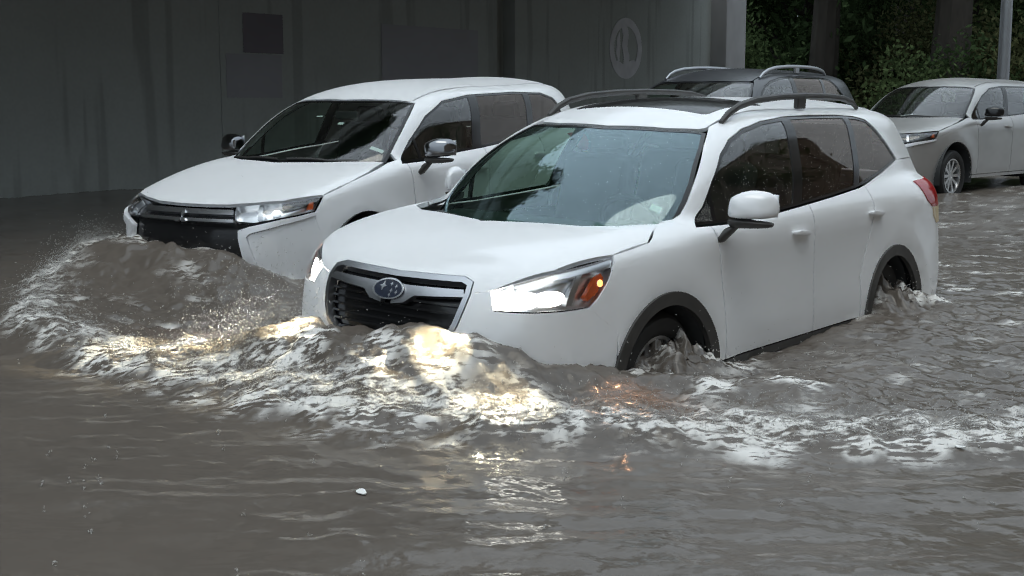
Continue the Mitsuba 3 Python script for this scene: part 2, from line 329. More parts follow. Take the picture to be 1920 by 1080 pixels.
def wheel(parent, tf, x, z, side, r=.335, y=.80, w=.20, metal='alloy'):
    """tyre with tread grooves, rim with ten spokes, hub; one wheel"""
    wk = number(f'{parent}__wheel')
    def place(m):
        if side < 0: m.apply_transform(trimesh.transformations.rotation_matrix(np.pi, [0, 0, 1]))
        m.apply_translation([x, side * y, z]); return m
    h = w / 2
    prof = [(.22, -h * .8), (.25, -h), (r - .03, -h), (r - .008, -h * .8), (r, -h * .45), (r - .006, -h * .43), (r - .006, -h * .37), (r, -h * .35), (r, h * .35), (r - .006, h * .37), (r - .006, h * .43), (r, h * .45), (r - .008, h * .8), (r - .03, h), (.25, h), (.22, h * .8), (.22, -h * .8)]
    put(wk, 'tyre', place(lathe(prof, 48)), 'rubber', tf, 35)
    rim = lathe([(.222, -h * .8), (.222, h * .82), (.205, h * .80), (.20, h * .2), (.20, -h * .7), (.222, -h * .8)], 48)
    parts = [rim, lathe([(0, h * .55), (.05, h * .52), (.055, h * .3), (0, h * .3)], 24), lathe([(0, h * .2), (.15, h * .2), (.15, h * .1), (0, h * .1)], 32)]
    for k in range(10):
        a = k * np.pi / 5
        s = loft_hull([(px, py, pz) for px, ww in ((.04, .016), (.205, .022)) for pz in (-ww, ww) for py in (h * (.55 if px < .1 else .62), h * .38)])
        s.apply_transform(trimesh.transformations.rotation_matrix(a, [0, 1, 0])); parts.append(s)
    put(wk, 'rim', place(cat(*parts)), metal, tf, 25)

def star(n, r0, r1):
    a = np.arange(2 * n) * np.pi / n + np.pi / 2
    return np.stack([np.cos(a), np.sin(a)], 1) * np.where(np.arange(2 * n) % 2, r1, r0)[:, None]

def bulb_poly(L, c, ry, rz):
    q = L.co(np.array([c]))[0]; t = np.linspace(0, 2 * np.pi, 28)[:-1]
    return Polygon(np.stack([q[0] + ry * np.cos(t), q[1] + rz * np.sin(t)], 1))

def suv(name, S, pose, scale, paint, label, group=None, lit=False, rails=None, front='A', cladding=False, fine=.028, mirror_paint='white_paint', privacy=True, sunroof=False, lamp_mat='chrome', bowl='chrome', screen='glass'):
    key = thing(name, label, 'car', group); B = S['skin']
    x, y, z, a, p, r = pose
    R = np.array([[math.cos(a), -math.sin(a), 0], [math.sin(a), math.cos(a), 0], [0, 0, 1]]) @ np.array([[math.cos(p), 0, -math.sin(p)], [0, 1, 0], [math.sin(p), 0, math.cos(p)]]) @ np.array([[1, 0, 0], [0, math.cos(r), -math.sin(r)], [0, math.sin(r), math.cos(r)]])
    mtx = np.eye(4); mtx[:3, :3] = R * scale; mtx[:3, 3] = [x, y, z]; tf = T(mtx)
    def P(n, m, b, s=30, label=None, parent=None, **more): return put(parent or key, n, m, b, tf, s, label, **more)
    def both(n, m, b, parent=None, **k):
        P(n, m, b, parent=parent, **k); P(n, mirror(m), b, parent=parent, **k)
    h, g = fine, .0042
    F, G = B.F, B.green
    # ---- glass and roof
    wsl = sym(SCREEN, S['ws']); glass = wsl.buffer(-.022).union(wsl.buffer(-.022)).intersection(affinity.translate(wsl.buffer(-.012), 0, -.022))
    ws_k = P('windshield', panel(B, SCREEN, glass, h, -.004, 0, G), screen)
    P('frit_band', panel(B, SCREEN, wsl.buffer(-.002).difference(glass), h, -.002, .01, G), 'gloss_black', parent=ws_k)
    dlo3 = lift_pts(B, SIDE, np.array(densify(Polygon(S['dlo']), .05).exterior.coords)[:-1], F, 0)[0]
    dlo = Polygon(S['dlo'])
    posts = [LineString([np.array(t) + (np.array(t) - np.array(b)) * .3, np.array(b) - (np.array(t) - np.array(b)) * .3]).buffer(w / 2, cap_style='flat') for t, b, w in S['pillars']]
    inner = dlo.buffer(-.016)
    panes = sorted(polys(inner.difference(unary_union(posts))), key=lambda q: -q.centroid.x)
    for i, q in enumerate(panes):
        both(['quarter_window', 'front_window', 'rear_window', 'quarter_window'][min(i, 3)], panel(B, SIDE, q, h, -.006, 0, G), 'privacy_glass' if privacy and i >= 2 else 'glass')
    both('window_trim', panel(B, SIDE, dlo.buffer(-.002).difference(unary_union(panes)), h, -.003, .012, G), 'gloss_black')
    if lit:
        dq = []
        for L, q, m_ in [(SIDE, q, 260) for q in panes] + [(SCREEN, glass, 260)]:
            bb = q.bounds; u = rng.uniform([bb[0], bb[1]], [bb[2], bb[3]], (m_ * 4, 2)); u = u[shapely.contains_xy(q, u[:, 0], u[:, 1])][:m_]
            dq.append(lift_pts(B, L, u, G, -.005)[0])
        dq = np.vstack(dq); P('rain_drops', blobs(dq, rng.uniform(.0010, .0024, len(dq)), .5), 'droplet', label='rain drops on the windows'); labels[f'{key}__rain_drops']['kind'] = 'stuff'
    ry = S['roof_y']; half = S['ws_top'] + [(-1.3, ry), (-2.2, ry - .01), (-3.1, ry - .03), (-3.24, ry - .10), (-3.27, 0)]
    roof = Polygon(half + [(u, -v) for u, v in half[::-1]]).buffer(0)
    if sunroof:
        sr = sbox(-1.74, -.43, -1.09, .43).buffer(-.04).buffer(.04)
        P('sunroof', panel(B, TOP, sr.buffer(-g), .04, -.001, .02, G), 'gloss_black')
        roof = roof.difference(sr)
    P('roof', panel(B, TOP, roof.buffer(-g), .04, 0, .02, F), paint)
    # ---- upper side frame: pillars and cant rail
    rear_t = [(.86, 1.50), (.93, 1.38), (.98, 1.25)]
    rear3 = lift_pts(B, REAR, np.array(rear_t), F, 0)[0]
    ws3 = np.array([q for q in S['ws'] if q[1] > .5 and q[2] > S['ws'][0][2] + .012])
    ws3 = ws3[np.argsort(ws3[:, 2], kind='stable')]
    edge = ws3[ws3[:, 2] < ws3[-1, 2] - .004] if len(ws3) > 4 else ws3
    top3 = lift_pts(B, TOP, np.array([(S['ws_top'][-1][0] - .02, ry + .004), (-1.3, ry + .004), (-1.75, ry), (-2.2, ry - .006), (-2.65, ry - .016), (-3.1, ry - .026)]), F, 0)[0]
    lowfront = np.array([[S['dlo'][0][0] + .04, .80, S['dlo'][0][1] + .012]])
    outer = np.vstack([SHOULDER.co(edge) , SHOULDER.co(top3), SHOULDER.co(rear3)])
    i0 = int(np.argmax(dlo3[:, 0])); i1 = int(np.argmin(dlo3[:, 0])) if S is SPEC_A else int(np.argmin(np.hypot(dlo3[:, 0] - S['dlo'][9][0], dlo3[:, 2] - S['dlo'][9][1])))
    over = dlo3[i0:i1 + 1]
    frame = Polygon(np.vstack([outer, SHOULDER.co(over[::-1])])).buffer(0)
    both('pillar_frame', panel(B, SHOULDER, frame.buffer(-.0002), h, 0, .02, F), paint)
    # ---- lower side panels
    rear_l = lift_pts(B, REAR, np.array([(.98, 1.25), (.98, 1.1), (.98, .9), (.98, .7), (.98, .5), (.98, S['rock'])]), F, 0)[0]
    dl = S['dlo']; irear = 14 if S is SPEC_A else 9
    low = [tuple(dl[0])] + [tuple(q) for q in dl[:irear:-1]] + [tuple(dl[irear])]
    side = Polygon([(S['gap'][0][0] - .14, dl[0][1] + .03)] + S['gap'] + S['seam'][1:] + [(S['seam'][-1][0], S['rock'])] + [(q[0], q[2]) for q in rear_l[::-1]] + [tuple(dl[irear])] + [tuple(q) for q in dl[irear + 1:]] + [tuple(dl[0])]).buffer(0)
    for cx, cz, ro, ri in S['arch']: side = side.difference(circle(cx, cz, ri + .004)).difference(sbox(cx - ri + .012, 0, cx + ri - .012, cz))
    cuts = [LineString([(b_, .0), (b_, .62), (t_, 1.0), (t_ - .02, 1.3)]) for t_, b_ in S['doors']]
    cuts.append(LineString([(S['arch'][0][0] - S['arch'][0][3], S['rock'] + .045), (S['arch'][1][0] + S['arch'][1][3], S['rock'] + .045)]))
    pieces = polys(side.difference(unary_union([c.buffer(g) for c in cuts])))
    for q in sorted(pieces, key=lambda q: -q.centroid.x):
        if q.area < .02 and q.centroid.y > .6: continue
        c = q.centroid; nm = 'sill' if c.y < S['rock'] + .06 else 'front_fender' if c.x > S['doors'][0][0] else 'front_door' if c.x > S['doors'][1][0] else 'rear_door' if c.x > S['doors'][2][0] - .03 and q.area > .2 else 'quarter_panel'
        m = panel(B, SIDE, q.buffer(-.0002), h, 0, .022, F)
        for s_, mm in ((1, m), (-1, mirror(m))):
            k = P(nm, mm, paint if nm != 'sill' or not cladding else 'black_plastic')
            if nm in ('front_door', 'rear_door'):
                hx, hz = S['handles'][0 if nm == 'front_door' else 1]
                yy = float(lift_pts(B, SIDE, np.array([[hx, hz]]), F, 0)[0][0, 1])
                hd = smoothed(loft_hull([(hx + dx, yy + dy, hz + dz + dx * .10) for dx, dy, e in ((-.10, .006, .012), (-.08, .034, .017), (.07, .034, .015), (.10, .006, .010)) for dz in (-e, e)] + [(hx - .09, yy - .004, hz), (hx + .09, yy - .004, hz)]), 2)
                hd.vertices[:, 1] *= s_
                P('handle', hd, paint, parent=k)
    # ---- wheel arches, liners, wheels
    for i, (cx, cz, ro, ri) in enumerate(S['arch']):
        if cladding:
            ring = circle(cx, cz, ro).difference(circle(cx, cz, ri - .004)).difference(sbox(cx - 1, -1, cx + 1, .26))
            both('wheel_arch_flare', panel(B, SIDE, ring, .025, .012, .03, F), 'black_plastic')
        t = np.linspace(-.25, np.pi + .25, 24); m = len(t); rr = ri + .006
        v = np.vstack([np.stack([cx + rr * np.cos(t), 0 * t + yy, cz + rr * np.sin(t)], 1) for yy in (.44, .89)]); j = np.arange(m - 1)
        lin = trimesh.Trimesh(v, np.vstack([np.stack([j, j + 1, j + 1 + m], 1), np.stack([j, j + 1 + m, j + m], 1)]), process=False)
        disc = trimesh.Trimesh(np.vstack([v[:m], [[cx, .44, cz]]]), np.stack([j, j + 1, j * 0 + m], 1), process=False)
        ln = cat(lin, disc); mr = ln.copy(); mr.vertices[:, 1] *= -1
        P('wheel_arch_liner', ln, 'cabin'); P('wheel_arch_liner', mr, 'cabin')
    for cx, cz in S['wheel']:
        for s_ in (1, -1): wheel(key, tf, cx, cz, s_, y=.76)
    # ---- rear end
    bump = Polygon([(-.98, .25), (.98, .25), (.98, .80), (-.98, .80)]); gate = Polygon([(-.98, .806), (.98, .806), (.98, 1.25), (.93, 1.38), (.86, 1.50), (.80, 1.535), (-.80, 1.535), (-.86, 1.50), (-.93, 1.38), (-.98, 1.25)])
    rw = Polygon([(-.86, 1.14), (.86, 1.14), (.78, 1.45), (-.78, 1.45)]).buffer(-.03).buffer(.03)
    P('rear_bumper', panel(B, REAR, bump.buffer(-.003), .05, 0, .02, F), paint)
    P('tailgate', panel(B, REAR, gate.difference(rw).buffer(-.002), .05, 0, .02, F), paint)
    P('rear_window', panel(B, REAR, rw.buffer(-.003), .05, -.004, 0, G), 'privacy_glass')
    tl = Polygon([(-3.03, 1.12), (-3.42, 1.125), (-3.52, 1.10), (-3.52, .955), (-3.20, .955), (-3.11, 1.0)])
    tl2 = Polygon([(-3.205, .951), (-3.52, .951), (-3.50, .855), (-3.30, .845), (-3.225, .89)])
    both('tail_light', panel(B, SIDE, tl, .025, .006, .02, F), 'red_lens', label=None)
    both('reversing_light', panel(B, SIDE, tl2, .025, .006, .02, F), 'cream_lens')
    # ---- front end
    hood = sym(HOOD, S['hood'])
    P('hood', panel(B, HOOD, hood.buffer(-g), h, 0, .025, B.lower if True else F), paint)
    def half(pts):
        q = FRONT.co(np.array(pts, float)); return Polygon(q).buffer(0)
    def whole(pts):
        q = half(pts).buffer(.0015); return q.union(affinity.scale(q, -1, 1, origin=(0, 0)))
    back = Polygon([(-1.0, .22), (1.0, .22), (1.0, .80), (.6, .84), (-.6, .84), (-1.0, .80)])
    P('front_backing', panel(B, FRONT, back, .06, -.085, 0, B.lower), 'cabin')
    if front == 'A':
        hl3 = [(.796,.505,.824),(.745,.576,.856),(.609,.697,.907),(.319,.801,.957),(.354,.826,.914),(.403,.833,.85),(.465,.828,.787),(.51,.818,.752),(.628,.772,.745),(.742,.689,.742),(.826,.543,.743)]
        hl = half(hl3)
        gr = whole([(.817,0,.853),(.81,.153,.856),(.787,.353,.861),(.795,.405,.846),(.832,.418,.80),(.86,.41,.74),(.888,.395,.671),(.9,.36,.60),(.92,.30,.555),(.93,0,.55)])
        bm = whole([(.817,0,.858),(.81,.153,.861),(.787,.353,.867),(.795,.425,.85),(.831,.44,.803),(.788,.524,.824),(.745,.576,.853),(.609,.697,.903),(.319,.801,.955),(.354,.826,.914),(.403,.833,.85),(.465,.828,.787),(.51,.818,.752),(.449,.843,.694),(.372,.872,.64),(.385,.879,.528),(.40,.88,.36),(.43,.87,.2),(.8,.5,.2),(.9,0,.2)])
        hls = hl.union(affinity.scale(hl, -1, 1, origin=(0, 0)))
        P('front_bumper', panel(B, FRONT, bm.difference(gr.buffer(.004)).difference(hls.buffer(.003)).difference(sbox(-.34, .22, .34, .40)), h, 0, .03, B.lower), paint)
        gk = P('grille', panel(B, FRONT, gr, .03, -.045, 0, B.lower), 'gloss_black')
        inn = gr.buffer(-.021)
        P('grille_surround', panel(B, FRONT, gr.difference(inn), .02, .004, .04, B.lower), 'satin_metal', parent=gk)
        for zz in np.arange(.58, .76, .034):
            P('slat', panel(B, FRONT, inn.intersection(sbox(-.6, zz, .6, zz + .010)), .03, -.026, .02, B.lower), 'gloss_black', parent=gk)
        wing = half([(.86,.03,.808),(.855,.095,.806),(.83,.385,.814),(.841,.40,.786),(.885,.15,.768),(.90,.10,.733),(.905,.03,.722)])
        wing = wing.union(affinity.scale(wing, -1, 1, origin=(0, 0)))
        P('grille_bar', panel(B, FRONT, wing, .02, .004, .03, B.lower), 'satin_metal', parent=gk)
        c = FRONT.co(np.array([[.882, .0, .777]]))[0]; ov = lambda a_, b_: Polygon([(c[0] + a_ * math.cos(t), c[1] + b_ * math.sin(t)) for t in np.linspace(0, 2 * np.pi, 40)[:-1]])
        ek = P('emblem', panel(B, FRONT, ov(.083, .042), .012, .012, .012, B.lower), 'badge_blue', parent=gk)
        em = [ov(.083, .042).difference(ov(.076, .036))]
        for (sx, sz, sr) in ((-.030, .010, .020), (.012, .020, .009), (.040, .012, .009), (.048, -.010, .009), (.020, -.006, .009), (.016, -.024, .009)):
            em.append(Polygon(star(4, sr, sr * .35) + [c[0] + sx, c[1] + sz]))
        put(key, 'emblem_stars', cat(*[panel(B, FRONT, e, .012, .0145, .003, B.lower) for e in em]), 'chrome', tf)
        bulb, amber3 = (.775, .60, .795), [(.458,.808,.888),(.416,.812,.907),(.399,.829,.872),(.445,.83,.808),(.514,.816,.764),(.539,.804,.793)]
        clip = [(.51,.78,.902),(.535,.775,.906),(.585,.772,.828),(.615,.772,.763),(.592,.787,.763),(.56,.79,.828)]
        brow = [(.745,.576,.856),(.609,.697,.907),(.319,.801,.957),(.354,.826,.914),(.50,.78,.898),(.62,.70,.878),(.745,.585,.838)]
        lamps = [((.79, .565, .79), .10, .043), ((.66, .715, .80), .065, .036), ((.735, .645, .797), .06, .036)]
    else:
        hl = half([(.775,.411,.848),(.732,.387,.878),(.66,.54,.894),(.584,.668,.902),(.361,.799,.92),(.448,.812,.83),(.657,.717,.807),(.776,.569,.779),(.804,.435,.79)])
        gr = whole([(.757,0,.874),(.75,.385,.872),(.775,.405,.848),(.804,.43,.785),(.83,.46,.757),(.84,0,.757)])
        ch = half([(.449,.815,.826),(.66,.715,.798),(.79,.55,.755),(.82,.481,.731),(.827,.484,.676),(.821,.51,.55),(.80,.55,.47),(.785,.60,.47),(.795,.571,.565),(.809,.537,.687),(.798,.557,.711),(.66,.718,.762),(.444,.818,.806)])
        mask = whole([(.84,0,.752),(.83,.465,.752),(.82,.478,.725),(.827,.480,.676),(.821,.502,.55),(.80,.535,.46),(.80,.45,.25),(.88,0,.25)])
        bm = whole([(.80,.0,.46),(.80,.55,.46),(.785,.604,.47),(.795,.575,.565),(.809,.541,.687),(.798,.561,.707),(.66,.722,.758),(.444,.82,.802),(.45,.812,.80),(.405,.845,.62),(.41,.86,.5),(.42,.86,.35),(.45,.85,.2),(.8,.5,.2),(.9,0,.2)])
        P('front_bumper', panel(B, FRONT, bm.difference(mask.buffer(.003)), h, 0, .03, B.lower), paint)
        P('lower_grille', panel(B, FRONT, mask, .03, -.03, .0, B.lower), 'gloss_black')
        for m_ in (1, -1):
            c_ = ch if m_ > 0 else affinity.scale(ch, -1, 1, origin=(0, 0))
            P('chrome_blade', panel(B, FRONT, c_.buffer(-.001), .02, .018, .04, B.lower), 'bright_trim')
        gk = P('grille', panel(B, FRONT, gr, .03, -.035, 0, B.lower), 'gloss_black')
        for z0, z1, b_ in ((.832, .862, 'satin_metal'), (.783, .803, 'chrome')):
            P('slat', panel(B, FRONT, gr.buffer(-.008).intersection(sbox(-.6, z0, .6, z1)), .03, -.008, .025, B.lower), b_, parent=gk)
        c = FRONT.co(np.array([[.85, 0, .80]]))[0]; rh = []
        for t in (90, 210, 330):
            u = np.array([math.cos(math.radians(t)), math.sin(math.radians(t))]); v_ = np.array([-u[1], u[0]])
            rh.append(Polygon([c, c + u * .028 + v_ * .017, c + u * .056, c + u * .028 - v_ * .017]))
        P('emblem', cat(*[panel(B, FRONT, e.buffer(-.001), .02, .004, .012, B.lower) for e in rh]), 'chrome', parent=gk)
        bulb, amber3 = (.74, .60, .825), [(.46,.772,.907),(.408,.793,.91),(.439,.813,.836),(.495,.797,.834)]
        clip = [(.70,.55,.89),(.68,.57,.89),(.72,.60,.80),(.745,.58,.80)]
        brow = [(.60,.668,.902),(.361,.799,.92),(.40,.80,.895),(.60,.668,.885)]
        lamps = [(bulb, .030, .026), ((.66, .67, .845), .030, .026)]
    for s_ in (1, -1):
        fl = (lambda q: q) if s_ > 0 else (lambda q: affinity.scale(q, -1, 1, origin=(0, 0)))
        hk = P('headlight', panel(B, FRONT, fl(hl.buffer(-.003)), .025, -.002, 0, B.lower), 'clear_lens', label='headlight shining bright white' if lit else None)
        P('housing', panel(B, FRONT, fl(hl.buffer(-.003)), .025, -.060, -.056, B.lower), bowl, parent=hk)
        P('bezel', panel(B, FRONT, fl(half(brow).intersection(hl.buffer(-.004))), .02, -.014, .045, B.lower), 'satin_metal' if front == 'A' else 'gloss_black', parent=hk)
        P('bezel', panel(B, FRONT, fl(half(clip).intersection(hl.buffer(-.006))), .02, -.016, .04, B.lower), 'satin_metal', parent=hk)
        am = fl(half(amber3).buffer(-.010).intersection(hl.buffer(-.010)))
        P('turn_signal', panel(B, FRONT, am, .015, -.014, .03, B.lower), 'amber_lens', parent=hk)
        if lit:
            q = FRONT.co(np.array([(.437, .822, .85)]))[0]
            P('signal_bulb', panel(B, FRONT, fl(bulb_poly(FRONT, (.437, .822, .85), .014, .016)), .01, -.010, .004, B.lower), 'paper_white', parent=hk, emitter=emit((.9, .22, .012)))
        for li, (c_, ry_, rz_) in enumerate(lamps):
            q = fl(bulb_poly(FRONT, c_, ry_, rz_))
            if lit: P('lamp', panel(B, FRONT, q, .015, -.020 - .002 * li, .02, B.lower), 'paper_white', parent=hk, emitter=emit(LAMP))
            else: P('lamp', panel(B, FRONT, q, .015, -.022, .02, B.lower), lamp_mat, parent=hk)
        if lit:
            cw = R @ (np.array([.88, s_ * .60, .79]) * scale) + [x, y, z]
            for fan, dip in ((-1.5, -1.35), (-.5, -1.0), (.5, -1.0), (1.35, -1.65)):                      # the wide dipped beam of one lamp
                dw = R @ np.array([1, fan, dip])
                scene[number('headlight_beam')] = {'type': 'spot', 'to_world': T().look_at(origin=cw.tolist(), target=(cw + dw).tolist(), up=[0, 0, 1]), 'cutoff_angle': 20, 'beam_width': 5, 'intensity': {'type': 'rgb', 'value': (BEAM * (.5 if s_ > 0 else 1.0) * (2.0 if fan < -1 else .6 if fan > 1 else .3)).tolist()}}
            cw = R @ (np.array([.48, s_ * .90, .84]) * scale) + [x, y, z]; dw = R @ np.array([.5, s_ * .6, -.8])
            scene[number('turn_signal_glow')] = {'type': 'spot', 'to_world': T().look_at(origin=cw.tolist(), target=(cw + dw).tolist(), up=[0, 0, 1]), 'cutoff_angle': 27, 'beam_width': 6, 'intensity': {'type': 'rgb', 'value': [.20, .10, .05]}}
    # ---- mirrors
    mx, mz = (-.53, 1.105) if S is SPEC_A else (-.72, 1.135)
    for s_ in (1, -1):
        cap = loft_hull([(mx + dx * 1.05, .89 + (yy - .89) * .97, mz + .004 + dz * 1.06) for dx, yy, dz in ((-.05, .90, -.035), (.05, .90, -.03), (-.06, .92, .075), (.055, .92, .062), (.075, .98, .03), (.07, .98, -.035), (-.07, 1.0, .098), (.03, 1.0, .09), (-.07, 1.10, .095), (.01, 1.10, .07), (-.07, 1.14, .05), (-.075, 1.15, -.035), (.02, 1.13, -.035), (-.07, .90, -.035))])
        cap = smoothed(cap, 4)
        low_ = smoothed(loft_hull([(mx + dx * 1.05, .89 + (yy - .89) * .97, mz + .004 + dz * 1.06) for dx, yy, dz in ((-.06, .89, -.04), (.05, .89, -.035), (.06, .98, -.045), (.02, 1.12, -.045), (-.075, 1.14, -.045), (-.06, .90, -.085), (.03, .92, -.085), (.0, 1.10, -.075), (-.06, 1.12, -.072))]), 2)
        foot = smoothed(loft_hull([(mx + dx * 1.05, .89 + (yy - .89) * .97, mz + .004 + dz * 1.06) for dx, yy, dz in ((-.03, .96, -.07), (.04, .96, -.07), (-.03, .90, -.07), (.05, .90, -.08), (-.02, .855, -.13), (.07, .855, -.15), (-.02, .855, -.17), (.05, .855, -.18))]), 2)
        gl = bx((mx - .072, 1.02, mz + .03), (.006, .20, .11), bev=.0025)
        for m_ in (cap, low_, foot, gl):
            m_.vertices[:, 1] *= s_
            if s_ < 0 and S is SPEC_A and lit: m_.vertices[:, 1] = -.86 + (m_.vertices[:, 1] + .86) * .45; m_.vertices[:, 0] -= .09      # the far one is folded in
        mk = P('wing_mirror', cap, mirror_paint, 70); P('lower_shell', low_, 'black_plastic', parent=mk); P('mirror_foot', foot, 'black_plastic', parent=mk); P('mirror_pane', gl, 'mirror_glass', parent=mk)
    # ---- roof rails, wipers
    if rails:
        for s_ in (1, -1):
            pts = np.array([(-1.03, .555, 1.50), (-1.12, .555, 1.548), (-1.24, .555, 1.585), (-1.45, .55, 1.615), (-1.8, .545, 1.634), (-2.15, .54, 1.64), (-2.5, .535, 1.638), (-2.75, .53, 1.628), (-2.93, .525, 1.605), (-3.03, .52, 1.565)])
            pts[:, 2] += .004 if S is SPEC_A else .03; pts[:, 0] = -1.03 + (pts[:, 0] + 1.03) * .90
            b_ = tube(pts * [1, s_, 1], np.array([.014, .018, .019, .019, .019, .019, .019, .019, .017, .012]), 10)
            rk = P('roof_rail', b_, rails)
            for xx in (-1.98,): P('rail_post', bx((xx, s_ * .54, 1.605), (.11, .03, .07), bev=.01), rails, parent=rk)
    wb_ = np.array([q for q in S['ws'] if q[2] < S['ws'][0][2] + .006 and q[1] < .68])
    for y0, y1 in ((-.60, -.02), (.06, .58)):
        yy = np.linspace(y0, y1, 9); q = np.stack([np.interp(np.abs(yy), wb_[:, 1], wb_[:, 0]), yy, np.interp(np.abs(yy), wb_[:, 1], wb_[:, 2])], 1)
        pts = lift_pts(B, SCREEN, SCREEN.co(q) - [0, .028], G, .012)[0]
        P('wiper', tube(pts, .009, 6), 'black_plastic')
    # ---- cabin
    base_x = S['ws'][0][0]
    ck = number(f'{key}__cabin')
    P('dashboard', bx((base_x - .36, 0, .93), (.56, 1.36, .16), bev=.05), 'cabin', parent=ck)
    P('floor', bx((-1.6, 0, .40), (3.6, 1.5, .05)), 'cabin', parent=ck)
    for s_ in (1, -1): P('door_lining', bx((-1.95, s_ * .75, .66), (2.7, .04, .58)), 'cabin', parent=ck)
    P('firewall', bx((.05, 0, .68), (.05, 1.4, .55)), 'cabin', parent=ck)
    P('load_bay_wall', bx((-3.38, 0, .70), (.05, 1.4, .70)), 'cabin', parent=ck)
    hq = Polygon([(S['ws_top'][-1][0] - .05, -.50), (-3.05, -.48), (-3.05, .48), (S['ws_top'][-1][0] - .05, .50)])
    P('roof_lining', panel(B, TOP, hq, .1, -.045, 0, G), 'headliner', parent=ck)
    def seat(xx, yy, w=.48):
        sk = P('seat', cat(bx((xx, yy, .62), (.50, w, .16), bev=.06)), 'seat_cloth', parent=ck)
        b_ = bx((0, 0, .32), (.14, w, .66), bev=.055); b_.apply_transform(trimesh.transformations.rotation_matrix(-.28, [0, 1, 0])); b_.apply_translation((xx - .24, yy, .66))
        hd = bx((xx - .47, yy, 1.33), (.10, .26, .17), bev=.045)
        P('seat_back', cat(b_, hd), 'seat_cloth', parent=ck)
    for yy in (.38, -.38): seat(base_x - 1.15, yy)
    for yy in (.38, -.38): seat(base_x - 2.10, yy, .60)
    t = np.linspace(0, 2 * np.pi, 29); ring = tube(np.stack([-.05 * np.cos(t) * 0 + np.cos(t) * .0 + .17 * np.cos(t) * .42, .18 * np.sin(t), .18 * np.cos(t) * .9], 1), .015, 8, False); ring.apply_translation((base_x - .72, .38, .98))
    hub = bx((base_x - .71, .38, .97), (.05, .16, .10), bev=.02)
    P('steering_wheel', cat(ring, hub), 'cabin', parent=ck)
    P('rear_view_mirror', bx((S['ws_top'][0][0] - .02, 0, 1.38), (.04, .22, .065), bev=.015), 'cabin', parent=ck)
    return key, tf, P

LAMP = (1.1, 1.05, .92)
BEAM = np.array([3.6, 3.25, 2.15])

# ---------------------------------------------------------------- poses of the cars (x, y, z, yaw, pitch, roll)
POSE_A = (.0323, .0079, .0487, -.0126, -.0009, -.0272)
POSE_B = (-1.32, -3.1981, .1219, .1039, -.0432, -.0033)

# ---------------------------------------------------------------- water
def smooth_line(pts, n=160):
    p = np.array(pts, float); t = np.r_[0, np.cumsum(np.linalg.norm(np.diff(p, axis=0), axis=1))]
    u = np.linspace(0, t[-1], n); q = np.stack([np.interp(u, t, p[:, k]) for k in (0, 1)], 1)
    return gaussian_filter1d(q, 4, axis=0, mode='nearest')
def line_dist(L, x, y):
    """signed distance (positive on the left of the line) and run along it"""
    from scipy.spatial import cKDTree
    D = gaussian_filter1d(np.gradient(L, axis=0), 2, axis=0); D /= np.linalg.norm(D, axis=1, keepdims=True)
    run = np.r_[0, np.cumsum(np.linalg.norm(np.diff(L, axis=0), axis=1))]
    d, i = cKDTree(L).query(np.stack([x.ravel(), y.ravel()], 1)); v = np.stack([x.ravel(), y.ravel()], 1) - L[i]
    along = (v * D[i]).sum(1); perp = D[i, 0] * v[:, 1] - D[i, 1] * v[:, 0]
    return (np.sign(perp) * np.where(np.abs(along) < .2, np.abs(perp), d)).reshape(x.shape), (run[i] + along).reshape(x.shape)
CREST = smooth_line([(-1.6, 4.9), (-.5, 3.85), (.0, 2.9), (.42, 2.3), (.78, 1.8), (1.15, 1.22), (1.38, .6), (1.47, 0), (1.43, -.6), (1.34, -1.5), (1.18, -2.25), (.77, -2.97), (-.25, -4.16), (-1.55, -5.45), (-3.2, -6.7)], 260)
CREST2 = smooth_line([(-.3, 2.2), (.10, 1.75), (.42, 1.3), (.62, .9), (.95, .62), (1.12, .2), (1.15, -.3), (1.1, -.9), (.9, -1.5), (.55, -2.1)], 140)
def N3(x, y, z=0, o=3, s=0): return meshkit.fbm(np.stack([x, y, z + 0 * x], -1), o, s) - .5
def in_car(pose, x, y):
    c, s = math.cos(pose[3]), math.sin(pose[3]); dx, dy = x - pose[0], y - pose[1]
    return c * dx + s * dy, -s * dx + c * dy
def ss(a, b, v):
    t = np.clip((v - a) / (b - a), 0, 1); return t * t * (3 - 2 * t)
